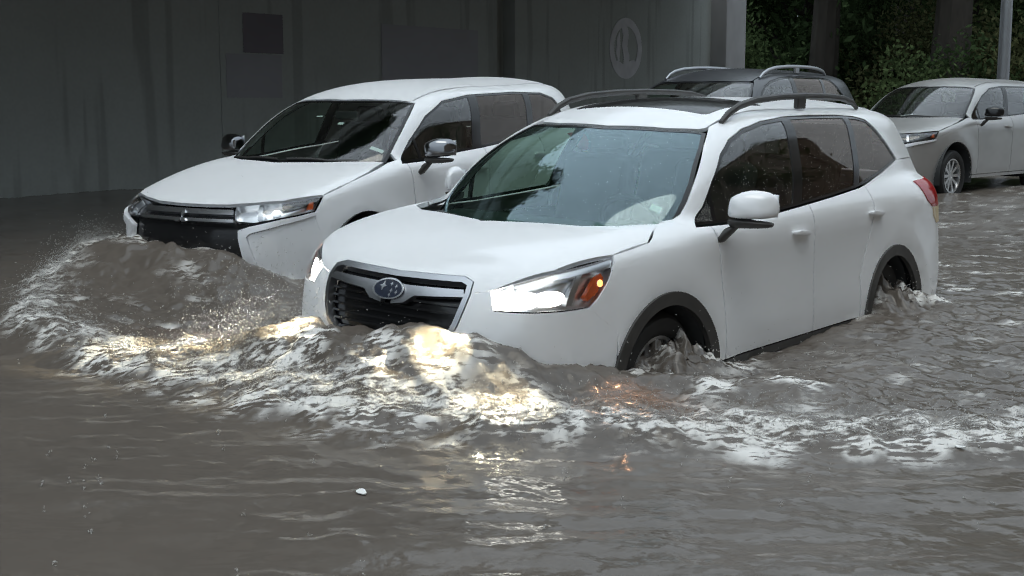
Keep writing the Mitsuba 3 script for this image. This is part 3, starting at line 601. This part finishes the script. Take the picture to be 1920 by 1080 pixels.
def water(x, y):
    """height and foam cover of the flood at (x, y)"""
    wob = .22 * N3(x * 2.1, y * 2.1, 0, 3, 1) + .13 * N3(x * 6, y * 6, 2, 3, 2)
    d, s = line_dist(CREST, x, y); d = d + wob                # positive ahead of the wave
    inside = ss(.15, -.4, d) * np.exp(-(np.minimum(d, 0) / 3.2) ** 2)
    amp = (.15 + .07 * N3(s * 1.3, s * 0, 5, 2, 3)) * np.interp(s, [0, 1.5, 3.2, 4.8, 6, 8, 11.5, 14], [.3, .42, .50, .58, .66, .66, 1.0, .5])
    prof = np.where(d > 0, np.exp(-(d / .19) ** 2), np.exp(-(d / .42) ** 2))
    lump = 1 - 2.6 * np.abs(N3(s * 3.2 + wob * 3, d * 6.0, .4, 4, 5)); lump2 = 1 - 2.6 * np.abs(N3(s * 9, d * 12.0, .8, 3, 6))
    h = amp * prof * (.66 + .20 * lump + .12 * lump2) + .03 * inside
    d2, s2 = line_dist(CREST2, x, y); d2 = d2 + wob * .9
    h = h + .055 * np.where(d2 > 0, np.exp(-(d2 / .15) ** 2), np.exp(-(d2 / .3) ** 2)) * ss(0, .8, s2) * ss(4.6, 3.6, s2)
    # the flow runs along the cars: ripples are long across the view
    a = N3(x * 1.1, y * .9, 0, 3, 11) * .020
    u, v = -.6 * x + .8 * y, .8 * x + .6 * y
    swell = N3(u * .8, v * 2.6, 1.7, 3, 16) * .050 + N3(u * 2.2, v * 7.0, 2.7, 3, 17) * .026
    r1 = N3(x * 3.3 + 2 * a, y * 2.3, .3, 3, 12)
    r2 = N3(x * 9 + 3 * r1, y * 7, .6, 3, 13)
    r3 = N3(x * 24, y * 20, .6, 2, 14)
    turb = np.clip(inside + .8 * prof + .34 * ss(-.6, -2.5, x) * ss(-4, 0, y), 0, 1.2)
    h = h + a + swell * (1 - .5 * np.clip(inside, 0, 1)) + r1 * (.026 + .034 * turb) + r2 * (.018 + .052 * turb) + r3 * (.0055 + .023 * turb)
    ridge = 1 - np.abs(2 * N3(x * 5 + r1, y * 4, .1, 2, 15)) * 2
    h = h + .018 * turb * np.clip(ridge, 0, 1) ** 2
    foam = np.zeros_like(h)
    streak = N3(x * 9, y * 9, .2, 3, 21) + .6 * N3(x * 22, y * 22, .7, 3, 22)
    patch = N3(x * 6, y * 5, .9, 4, 23); wide = N3(s * .9, d * 0, .9, 2, 24)
    foam += np.exp(-((d + .03) / .13) ** 2) * np.clip(.80 + 1.5 * streak + .9 * wide, 0, 1)
    foam += ss(.40 + .5 * streak, .02, d) * ss(-.12, .02, d) * np.clip(.50 + 1.6 * streak + 1.2 * wide, 0, 1) * .8
    foam += inside * np.clip(2.6 * (patch - .02) + .12, 0, 1) * .62
    foam += np.exp(-((d2) / .12) ** 2) * ss(0, .8, s2) * ss(4.6, 3.6, s2) * np.clip(.4 + 3 * patch, 0, 1) * .6
    back = ss(-1.6, -3.2, x) * ss(-4.5, -1.5, y)
    foam += back * np.clip(6 * (N3(u * 3, v * 7, .4, 5, 25) - .06), 0, 1)
    for pose, skin, up, out in ((POSE_A, A_SKIN, .21, .26), (POSE_B, B_SKIN, .28, .46)):
        cx, cy = in_car(pose, x, y); f = skin.lower(cx, cy, cx * 0 + .5); o = np.maximum(f, 0)
        w = ss(.25, .95, cx) * (1 - .5 * ss(.15, .85, cy))
        h = h + up * np.exp(-(o / out) ** 2) * w * (1 + .5 * r1)
        h = h - .06 * np.exp(-(o / .35) ** 2) * ss(.2, -.4, cx) * ss(-2.2, -1.0, cx)
        for ax, ay in ((.0 if skin is B_SKIN else -.01, .86), (-2.575, .86)):
            q = np.hypot((cx - ax + .10) / .30, (cy - ay) / .22)
            h = h + .14 * np.exp(-q ** 2) * (1 + 2.5 * r2 + 2 * r3)
            foam += np.exp(-(np.hypot((cx - ax + .26) / .28, (cy - ay - .05) / .20)) ** 2) * np.clip(.5 + 3 * patch, 0, 1)
        foam += np.exp(-(o / .05) ** 2) * np.clip(.3 + 3 * patch, 0, 1) * .9 * (f > -.02)
        h = np.where(f < -.10, np.minimum(h, -.06), h)
    return WATER + h, np.clip(foam, 0, 1)
def graded(lo, a, b, hi, st, gr=1.12):
    c = list(np.arange(a, b + 1e-9, st)); d = st; l = [a]
    while l[-1] > lo: d *= gr; l.append(l[-1] - d)
    d = st; r = [c[-1]]
    while r[-1] < hi: d *= gr; r.append(r[-1] + d)
    return np.array(l[:0:-1] + c + r[1:])
STEP = .017
gx, gy = graded(-60, -5.2, 3.3, 26, STEP, 1.035), graded(-11.98, -5.4, 3.6, 15, STEP, 1.035)
X, Y = np.meshgrid(gx, gy, indexing='ij')
Hh, FOAM = water(X, Y)
fade = ss(60, 12, np.hypot(X, Y)); Hh = WATER + (Hh - WATER) * (.3 + .7 * fade)
nx, ny = X.shape; idx = np.arange(nx * ny).reshape(nx, ny)
a, b, c, d = idx[:-1, :-1].ravel(), idx[1:, :-1].ravel(), idx[1:, 1:].ravel(), idx[:-1, 1:].ravel()
WF = np.vstack([np.stack([a, b, c], 1), np.stack([a, c, d], 1)])
WV = np.stack([X.ravel(), Y.ravel(), Hh.ravel()], 1)
tone = N3(X * .8, Y * 1.2, 0, 3, 31).ravel()[:, None]
f_ = ss(.05, .75, FOAM).ravel()[:, None] * .92
FL = np.array([.109, .093, .079])
WC = FL * (1 + .4 * tone) * (1 - f_) + np.array([.74, .725, .69]) * f_
def mud_f(p, n, uv): return mix((.132, .112, .095), (.084, .072, .062), fbm(p.x * 1.1, p.y * 1.7, 0, 4))
def lace_f(p, n, uv):
    w = noise(p.x * 6, p.y * 6, p.z * 6); a = .8 * p.y - .6 * p.x; b = .8 * p.x + .6 * p.y        # drawn out along the flow
    v = fbm(a * 22 + 3 * w, b * 62, p.z * 40, 3); q = fbm(a * 7, b * 19 + 2 * w, p.z * 16, 3)
    return smoothstep(.43, .57, .60 * v + .40 * q)
ripple = mikit.proc(lambda p, n, uv: 0.0026 * fbm(p.x * 38, p.y * 34, p.z * 20, 3), eps=4e-3)
scene['water_surface'] = {'type': 'bumpmap', 'scale': 1.0, 'arbitrary': ripple,
    'bsdf': {'type': 'blendbsdf', 'weight': mikit.proc(lace_f),
        'a': {'type': 'principled', 'roughness': .09, 'specular': .32, 'base_color': mikit.proc(mud_f)},
        'b': {'type': 'principled', 'roughness': .22, 'specular': .32, 'base_color': {'type': 'mesh_attribute', 'name': 'vertex_color'}}}}
scene['flood_water'] = mikit.ply((WV, WF), 'water_surface', smooth=True, color=WC)
structure('flood_water', 'brown flood water covering the road, thrown into a foaming bow wave by the moving car')

# ---------------------------------------------------------------- foam flecks and spray: countless small blobs, one mesh each
mat('foam_white', pr((.60, .585, .555), .5, specular=.5))
mat('droplet', pr((.42, .41, .39), .12, specular=.8))
OCT = trimesh.creation.icosahedron() if False else trimesh.creation.octahedron() if hasattr(trimesh.creation, 'octahedron') else None
def blobs(C, R, stretch):
    v0 = np.array([[1, 0, 0], [-1, 0, 0], [0, 1, 0], [0, -1, 0], [0, 0, 1], [0, 0, -1.0]]); f0 = np.array([[0, 2, 4], [2, 1, 4], [1, 3, 4], [3, 0, 4], [2, 0, 5], [1, 2, 5], [3, 1, 5], [0, 3, 5]])
    n = len(C); A = rng.normal(size=(n, 3, 3)); Q, _ = np.linalg.qr(A)
    S = np.stack([1 + stretch * rng.random(n) * 1.6, 1 - .3 * rng.random(n), 1 - .5 * rng.random(n)], 1)
    V = (v0[None] * (R[:, None] * S)[:, None, :]) @ Q.transpose(0, 2, 1) + C[:, None]
    V = V + rng.normal(size=V.shape) * R[:, None, None] * .12
    return V.reshape(-1, 3), (f0[None] + np.arange(n)[:, None, None] * 6).reshape(-1, 3)
def sample(n, w, lo=(-5.2, -5.4), hi=(3.3, 3.6)):
    ix = (X > lo[0]) & (X < hi[0]) & (Y > lo[1]) & (Y < hi[1]); p = (w * ix).ravel(); p = p / p.sum()
    k = rng.choice(len(p), n, p=p); j = rng.uniform(-.5, .5, (n, 2)) * STEP
    return np.stack([X.ravel()[k] + j[:, 0], Y.ravel()[k] + j[:, 1], Hh.ravel()[k]], 1)
LIFT = line_dist(CREST, X, Y)[0] + .02
C = sample(16000, FOAM ** 2 * np.exp(-(LIFT / .1) ** 2)); R = rng.uniform(.0014, .0034, len(C)); C[:, 2] += R * rng.uniform(-.4, .8, len(C))
scene['foam'] = mikit.ply(blobs(C, R, .35), 'foam_white', smooth=True)
labels['foam'] = {'kind': 'stuff', 'label': 'white foam flecks along the breaking bow wave and round the wheels', 'category': 'foam'}
dd, _s = line_dist(CREST, X, Y)
wsp = np.exp(-((dd) / .14) ** 2) * (.25 + FOAM) + .35 * FOAM ** 2
C = sample(16000, wsp); up = rng.exponential(.045, len(C)); C[:, 2] += up; C[:, :2] += rng.normal(size=(len(C), 2)) * .02
n_ = 4200; L_ = np.stack([rng.normal(1.10, .12, n_), rng.normal(-.76, .16, n_)], 1); z_ = water(L_[None, :, 0], L_[None, :, 1])[0][0] + rng.exponential(.085, n_); C = np.vstack([C, np.stack([L_[:, 0], L_[:, 1], z_], 1)])     # spray in front of the far headlamp
n_ = 420; sx, sy = rng.uniform(-4.5, 3.2, n_), rng.uniform(-5, 3.5, n_); sz = water(sx[None], sy[None])[0][0]; m_ = 6
S_ = np.stack([np.repeat(sx, m_), np.repeat(sy, m_), np.repeat(sz, m_)], 1); S_[:, 2] += rng.random(len(S_)) ** 1.5 * np.repeat(rng.uniform(.012, .05, n_), m_); S_[:, :2] += rng.normal(size=(len(S_), 2)) * .004
C = np.vstack([C, S_[S_[:, 2] > .2]])
scene['spray'] = mikit.ply(blobs(C, rng.uniform(.0012, .0034, len(C)), 1.2), 'droplet', smooth=True)
labels['spray'] = {'kind': 'stuff', 'label': 'fine water drops thrown up above the wave crests', 'category': 'spray'}

# ---------------------------------------------------------------- road, banks
def asphalt_f(p, n, uv): return mix((.05, .05, .05), (.035, .035, .034), fbm(p.x * 5, p.y * 5, 0, 3))
mat('asphalt', pr(mikit.proc(asphalt_f), .8))
def soil_f(p, n, uv): return mix((.045, .042, .028), (.035, .05, .02), fbm(p.x * 1.3, p.y * 1.3, 0, 4))
mat('soil', pr(mikit.proc(soil_f), .95))
def grid(x0, x1, y0, y1, n, m, fn):
    x, y = np.meshgrid(np.linspace(x0, x1, n), np.linspace(y0, y1, m), indexing='ij'); i = np.arange(n * m).reshape(n, m)
    F = np.vstack([np.stack([i[:-1, :-1].ravel(), i[1:, :-1].ravel(), i[1:, 1:].ravel()], 1), np.stack([i[:-1, :-1].ravel(), i[1:, 1:].ravel(), i[:-1, 1:].ravel()], 1)])
    return np.stack([x.ravel(), y.ravel(), fn(x, y).ravel()], 1), F
scene['road'] = mikit.ply(grid(-60, 40, -12.5, 16, 60, 20, lambda x, y: .33 * ss(-2, -12, x) + 0 * y), 'asphalt', smooth=True); structure('road')
def bank(x, y):
    return .1 + 2.2 * ss(-27, -60, x) * ss(9, -2, y) + 1.8 * ss(9, 30, y) + .12 * N3(x * .6, y * .6, 0, 3, 41) - .5 * ss(-27, -24, x) * ss(13, 9, y)
V, F = grid(-220, 160, -160, 160, 240, 200, lambda x, y: np.where((x > -27) & (y < 11), -.6, bank(x, y)))
scene['ground'] = mikit.ply((V, F), 'soil', smooth=True); structure('ground')

# ---------------------------------------------------------------- the underpass: wall, deck
def concrete_f(p, n, uv):
    a = fbm(p.x * .9, p.z * 1.4, 3, 4); st = fbm(p.x * 5, p.z * .35, 9, 3); g = fbm(p.x * 30, p.z * 30, p.y * 30, 2)
    c = mix((.37, .395, .378), (.32, .342, .326), a)
    c = mix(c, (.20, .212, .20), smoothstep(.55, .75, st) * .5)
    return c * (.95 + .10 * g)
mat('concrete', {'type': 'bumpmap', 'scale': 1.0, 'arbitrary': mikit.proc(lambda p, n, uv: .004 * fbm(p.x * 12, p.z * 12, p.y * 12, 3), eps=6e-3), 'bsdf': pr(mikit.proc(concrete_f), .85)})
def concrete2_f(p, n, uv): return mix((.40, .40, .41), (.30, .30, .31), fbm(p.x * 3, p.z * 2, p.y * 3, 4))
mat('pale_concrete', pr(mikit.proc(concrete2_f), .85))
def paint_g(p, n, uv): return mix((.33, .33, .36), (.28, .28, .30), fbm(p.x * 2.2, p.z * 3, 1, 4))
mat('grey_wall_paint', pr(mikit.proc(paint_g), .7))
def paint_p(p, n, uv): return mix((.15, .135, .16), (.18, .165, .18), fbm(p.x * 3, p.z * 3, 1, 3))
mat('dark_wall_paint', pr(mikit.proc(paint_p), .7))
mat('emblem_paint', pr(mikit.proc(lambda p, n, uv: mix((.58, .58, .60), (.46, .46, .48), fbm(p.x * 6, p.z * 6, 1, 3))), .7))
WY = -12.0
wk = thing('underpass_wall', 'long dark concrete underpass wall with a round painted emblem, behind the white cars', 'wall')
scene[wk + '__core'] = mikit.ply(bx((-2.7, WY - .55, 2.5), (45.4, .5, 6.2)), 'concrete')
for x0, x1 in ((-23.7, -15.9), (-15.3, -8.37), (-8.35, -1.4), (-1.38, 5.6), (5.62, 12.6), (12.62, 20)):
    put(wk, 'panel', bx(((x0 + x1) / 2, WY - .15, 2.5), (x1 - x0 + .012, .3, 6.19), bev=.004), 'concrete', smooth=20)
put(wk, 'pillar', bx((-24.98, WY - .10, 2.5), (1.04, .5, 6.18), bev=.03), 'pale_concrete', smooth=20, label='pale square pillar at the far end of the wall')
put(wk, 'ledge', bx((-24.1, WY + .06, 2.32), (.75, .14, .10), bev=.02), 'pale_concrete')
put(wk, 'paint_patch', bx((-13.35, WY + .006, 2.1), (2.7, .008, 1.8)), 'grey_wall_paint', label='pale grey repainted rectangle')
put(wk, 'paint_patch', bx((-9.25, WY + .006, 2.72), (.84, .008, .62)), 'dark_wall_paint', label='dark purple painted square')
put(wk, 'paint_patch', bx((-9.05, WY + .006, 2.05), (1.15, .008, .68)), 'grey_wall_paint', label='small grey repainted patch')
def flat(poly, th=.008, n=1):
    m = cat(*[trimesh.creation.extrude_polygon(q, th, engine='earcut') for q in polys(poly)])
    m.apply_transform(trimesh.transformations.rotation_matrix(np.pi / 2, [1, 0, 0])); return m
disc = Point(0, 0).buffer(.66, 48); hole = Point(0, 0).buffer(.50, 48)
mid = Polygon([(-.06, -.52), (.12, -.52), (.07, -.2), (.16, .05), (.10, .28), (.24, .55), (-.02, .52), (-.10, .30), (-.04, .05), (-.14, -.18)])
side_ = Polygon([(.28, -.30), (.40, -.12), (.36, .22), (.28, .34), (.25, .05)])
low_ = Polygon([(-.45, -.62), (.45, -.62), (.36, -.28), (.12, -.36), (-.10, -.30), (-.36, -.26)])
em = unary_union([disc.difference(hole), mid, side_, low_.intersection(disc)]).buffer(.012)
m = flat(em); m.apply_translation((-20.0, WY + .012, 2.83)); put(wk, 'painted_emblem', m, 'emblem_paint', label='faded white round emblem painted on the wall')
bk = thing('bridge', 'concrete bridge deck on girders over the left lanes', 'bridge')
put(bk, 'deck', bx((-1.9, -9.3, 6.05), (42.8, 7.8, .5)), 'concrete')
for yy in (-5.75, -7.6, -9.5, -11.5): put(bk, 'girder', bx((-1.9, yy, 5.45), (42.8, .45, .7)), 'concrete')
put(bk, 'parapet', bx((-1.9, -5.55, 6.6), (42.8, .25, .6)), 'concrete')

def brownstone_f(p, n, uv):
    g = fbm(p.x * 2, p.z * 2, 1, 4)
    return mix((.30, .225, .165), (.20, .15, .115), g)
mat('brownstone', pr(mikit.proc(brownstone_f), .85))
rk = thing('retaining_wall', 'tall brown stone wall along the open side of the road, outside the picture', 'wall')
put(rk, 'core', bx((-8, 11.3, 5.0), (44, .5, 11.0)), 'brownstone'); put(rk, 'coping', bx((-8, 11.3, 10.6), (44.2, .7, .2), bev=.03), 'brownstone')
for k in range(6): put(rk, 'buttress', bx((-28 + k * 7.6, 10.95, 4.8), (.8, .35, 10.6), bev=.03), 'brownstone')
# ---------------------------------------------------------------- trees and shrubs
mat('bark', pr(mikit.proc(lambda p, n, uv: mix((.050, .042, .034), (.025, .022, .018), fbm(p.x * 9, p.y * 9, p.z * 2, 4))), .9))
def leaf_mat(name, c): mat(name, {'type': 'principledthin', 'base_color': {'type': 'rgb', 'value': list(c)}, 'roughness': .5, 'diff_trans': .6, 'spec_trans': 0.0})
leaf_mat('leaf_dark', (.058, .090, .040)); leaf_mat('leaf_mid', (.088, .125, .055)); leaf_mat('leaf_olive', (.115, .125, .060))
def leaves(centres, sizes):
    n = len(centres); a = rng.normal(size=(n, 3)); a /= np.linalg.norm(a, axis=1, keepdims=True)
    b = np.cross(a, rng.normal(size=(n, 3))); b /= np.linalg.norm(b, axis=1, keepdims=True)
    s = sizes[:, None]; c = centres
    V = np.stack([c - a * s, c + b * s * .5, c + a * s, c - b * s * .5], 1).reshape(-1, 3)
    i = np.arange(n)[:, None] * 4
    return V, np.vstack([i + [0, 1, 2], i + [0, 2, 3]])
def limb(p, q, r0, r1, n=5, wob=.04):
    t = np.linspace(0, 1, n)[:, None]; pts = np.array(p) * (1 - t) + np.array(q) * t
    pts[1:-1] += rng.normal(size=(n - 2, 3)) * np.linalg.norm(np.array(q) - p) * wob
    return tube(pts, np.linspace(r0, r1, n), 9)
def tree_mesh(h, r, tr, low, nl):
    trunk = [limb((0, 0, -.5), (rng.normal() * .3, rng.normal() * .3, h * .75), tr, tr * .45, 7, .008)]; cl = []
    for k in range(12):
        z = low + (h * .9 - low) * (k + .5) / 12; a = rng.uniform(0, 2 * np.pi); L = r * (.6 + .5 * rng.random()) * (1 - .5 * abs((z - low) / (h - low) - .4))
        e = np.array([L * math.cos(a), L * math.sin(a), z + L * .3]); trunk.append(limb((0, 0, z - .5), e, tr * .32, .03)); cl += [e, e * [.6, .6, 1] + rng.normal(size=3) * .4]
    cl = np.array(cl); C = cl[rng.integers(0, len(cl), nl)] + rng.normal(size=(nl, 3)) * [r * .24, r * .24, r * .17]
    return cat(*trunk), leaves(C, rng.uniform(.09, .19, nl))
def plant(name, label, cat_, tm, lm, leafm, pos, rz, sc, group=None):
    k = thing(name, label, cat_, group); t = T().translate(list(pos)).rotate([0, 0, 1], math.degrees(rz)).scale(sc)
    if tm is not None: put(k, 'trunk', tm, 'bark', t)
    put(k, 'crown', lm, leafm, t, smooth=False)
big = [tree_mesh(12.5, 3.4, .50, 5.4, 9000), tree_mesh(13.5, 3.8, .62, 5.2, 9000), tree_mesh(9, 2.8, .3, 1.8, 8000)]
for i, (x, y, k, rz, sc, lm, lab) in enumerate([
    (-30.0, -11.9, 0, .3, 1.0, 'leaf_dark', 'dark thick trunked tree just past the end of the underpass wall'),
    (-30.6, -8.4, 1, 1.4, 1.0, 'leaf_mid', 'thick trunked tree left of the lamp post'),
    (-33, -13.5, 2, 2.2, 1.1, 'leaf_dark', 'leafy tree behind the wall end'), (-38, -10, 0, 4.0, 1.05, 'leaf_olive', 'olive green tree far back between the two thick trunks'),
    (-36, -5.5, 2, 5.0, 1.2, 'leaf_mid', 'tree behind the lamp post'), (-42, -14, 1, .9, 1.0, 'leaf_dark', 'farthest dark tree beyond the wall end'), (-44, -6, 1, 3.3, 1.0, 'leaf_dark', 'farthest tree behind the silver car')]):
    plant('tree', lab, 'tree', *big[k], lm, (x, y, .3), rz, sc, 'trees beyond the underpass')
for i, (x, y, k, rz, sc) in enumerate([(-10, 13.6, 2, .2, 1.4), (-16, 13.8, 2, 2.0, 1.45), (-22, 13.6, 2, 3.0, 1.35), (-6, 14.5, 1, 4.0, 1.1), (2, 15, 0, 1.0, 1.1)]):
    plant('tree', 'tree standing behind the brown wall on the open side of the road', 'tree', *big[k], 'leaf_olive', (x, y, .5), rz, sc, 'trees on the open side of the road')
wood = rng.uniform([-62, -40, 0], [-47, 8, 11], (60000, 3)); wood[:, 2] += .6
scene['far_wood'] = mikit.ply(leaves(wood, rng.uniform(.2, .42, len(wood))), 'leaf_dark'); labels['far_wood'] = {'kind': 'stuff', 'label': 'dark mass of wood far behind the trees', 'category': 'wood'}
def shrub_mesh(h, r, nl):
    u = rng.normal(size=(26, 3)); u /= np.linalg.norm(u, axis=1, keepdims=True); u[:, 2] = np.abs(u[:, 2])
    c = u * [r, r, h] * (rng.random((26, 1)) ** .4); C = c[rng.integers(0, 26, nl)] + rng.normal(size=(nl, 3)) * [r * .2, r * .2, h * .12]
    C[:, 2] = np.abs(C[:, 2])
    st = [limb((0, 0, -.3), q, .05, .015, 4) for q in c[:8]]
    return cat(*st), leaves(C, rng.uniform(.05, .11, nl))
sh = [shrub_mesh(3.8, 1.9, 6500), shrub_mesh(4.6, 2.2, 7000), shrub_mesh(2.6, 1.6, 5000)]
names = ['tall green shrub beside the pale wall pillar', 'bushy shrub between pillar and first trunk', 'broad shrub behind the dark car', 'shrub right of the first trunk', 'low shrub under the second trunk', 'tall shrub left of the lamp post', 'shrub right of the lamp post', 'tall shrub at the right edge', 'back row shrub behind the first trunk', 'back row shrub behind the second trunk', 'back row shrub behind the lamp post', 'back row shrub behind the silver car']
for i, (x, y, k, rz, sc, lm) in enumerate([(-28.0, -13.2, 1, .1, .9, 'leaf_mid'), (-32.5, -12.2, 0, 1.1, 1.1, 'leaf_dark'), (-28, -8.6, 2, 2.1, 1.0, 'leaf_mid'), (-32.5, -10.2, 1, 3.0, 1.0, 'leaf_olive'), (-29.5, -7.4, 2, 4.2, 1.1, 'leaf_dark'),
    (-32, -7.0, 0, 5.2, 1.2, 'leaf_olive'), (-31, -4.6, 1, .7, 1.1, 'leaf_dark'), (-34, -3.2, 1, 1.9, 1.2, 'leaf_mid'), (-35, -12, 1, 2.6, 1.4, 'leaf_dark'), (-36, -9, 1, 3.9, 1.4, 'leaf_mid'), (-37, -6.5, 0, 4.9, 1.5, 'leaf_dark'), (-39, -3.5, 1, 5.7, 1.5, 'leaf_dark')]):
    plant('shrub', names[i], 'shrub', *sh[k], lm, (x, y, .2), rz, sc, 'shrubs beyond the underpass')
# creeper growing over the bridge parapet (seen in the windscreen)
cc = np.vstack([rng.normal(size=(60, 3)) * [.5, .25, .45] + [-2.6, -5.55, 7.4], rng.normal(size=(40, 3)) * [.35, .2, .5] + [-3.4, -5.55, 8.4], rng.normal(size=(30, 3)) * [1.4, .2, .2] + [-2.2, -5.5, 7.0]])
C = cc[rng.integers(0, len(cc), 5000)] + rng.normal(size=(5000, 3)) * .14
plant('creeper', 'leafy creeper grown over the bridge parapet above the cars', 'plant', cat(limb((-2.8, -5.55, 6.8), (-2.6, -5.55, 8.4), .07, .03), limb((-3.1, -5.55, 6.8), (-3.5, -5.55, 9.2), .08, .03)), leaves(C, rng.uniform(.06, .13, 5000)), 'leaf_dark', (0, 0, 0), 0, 1)

# ---------------------------------------------------------------- lamp post
mat('galvanised', pr(mikit.proc(lambda p, n, uv: mix((.34, .36, .38), (.24, .25, .27), fbm(p.x * 8, p.y * 8, p.z * 3, 3))), .45, metallic=.4))
lk = thing('lamp_post', 'grey metal lamp post behind the silver car', 'lamp post')
lx, ly = -23.5, -4.75
put(lk, 'pole', tube([(lx, ly, .25), (lx, ly, 3), (lx, ly, 6), (lx, ly, 8.2)], [.135, .125, .11, .09], 16), 'galvanised')
put(lk, 'base', lathe([(0, .5), (.20, .5), (.20, .1), (.24, 0), (0, 0)], 20, 'z').apply_translation((lx, ly, .2)), 'galvanised')
put(lk, 'arm', tube([(lx, ly, 8.0), (lx + .6, ly + .5, 8.5), (lx + 1.6, ly + 1.3, 8.7)], .05, 10), 'galvanised')
put(lk, 'lamp_head', bx((lx + 1.9, ly + 1.5, 8.7), (.7, .3, .14), rz=.67, bev=.05), 'galvanised')
put(lk, 'band', lathe([(.128, .06), (.14, .06), (.14, -.06), (.128, -.06)], 20, 'z').apply_translation((lx, ly, 2.0)), 'galvanised')

# ---------------------------------------------------------------- cars
kA, tA, PA = suv('car', SPEC_A, POSE_A, 1.0, 'white_paint', 'white car with black roof rails and bright headlights pushing through the flood', lit=True, rails='black_plastic', front='A', cladding=True, sunroof=True, screen='screen_glass')
kB, tB, PB = suv('car', SPEC_B, POSE_B, 1.0, 'white_paint', 'white car with chrome bumper blades and no lights on, next to the wall', group=None, front='B', mirror_paint='dark_chrome')
kC, tC, PC = suv('car', SPEC_A, (-6.3, -2.88, .385, .022, 0, 0), 1.0, 'grey_paint', 'dark grey car with silver roof rails, mostly hidden behind the white cars', rails='satin_metal', front='A', cladding=True, fine=.05, mirror_paint='grey_paint')
kD, tD, PD = suv('car', SPEC_B, (-13.14, -3.10, .255, -.14, 0, 0), 1.075, 'silver_paint', 'silver car with black door mirrors at the right edge', front='B', fine=.045, mirror_paint='gloss_black', privacy=False, lamp_mat='cabin', bowl='cabin')
# stickers inside the windscreens
for (pts, P_, S_, lab) in (([(-.335, .64, 1.10), (-.30, .60, 1.085)], PA, SPEC_A, 'small white sticker'), ([(-.72, -.10, 1.395), (-.70, -.04, 1.40)], PB, SPEC_B, 'pale oval sticker'), ([(-.66, .17, 1.33), (-.60, .21, 1.37)], PB, SPEC_B, 'grey card'), ([(-.52, .58, 1.155), (-.49, .68, 1.14)], PB, SPEC_B, 'small white sticker')):
    q = SCREEN.co(np.array(pts)); lo, hi = q.min(0), q.max(0)
    P_('windscreen_sticker', panel(S_['skin'], SCREEN, sbox(lo[0], lo[1], max(hi[0], lo[0] + .05), max(hi[1], lo[1] + .02)), .03, -.010, 0, S_['skin'].green), 'paper_white', label=lab)

# ---------------------------------------------------------------- floating scraps
mat('scrap', pr((.70, .70, .68), .6))
for (x, y, sx, lab) in ((2.16, 1.03, .026, 'white scrap floating alone in the foreground left of centre'), (.56, 2.43, .018, 'small white scrap floating far right in front of the wave')):
    z = float(water(np.array([[x]]), np.array([[y]]))[0][0, 0])
    k = thing('floating_scrap', lab, 'litter', 'scraps floating on the flood')
    t_ = np.linspace(0, 2 * np.pi, 25)[:-1]; rr = 1 + .12 * np.sin(3 * t_ + 1)
    m = trimesh.creation.extrude_polygon(Polygon(np.stack([sx * rr * np.cos(t_), .55 * sx * rr * np.sin(t_)], 1)), .003, engine='earcut')
    m.apply_transform(trimesh.transformations.rotation_matrix(.12, [1, .3, 0]))
    m.apply_transform(trimesh.transformations.rotation_matrix(rng.uniform(0, 3), [0, 0, 1])); m.apply_translation((x, y, z + .005))
    scene[k] = mikit.ply(m, 'scrap', smooth=40)
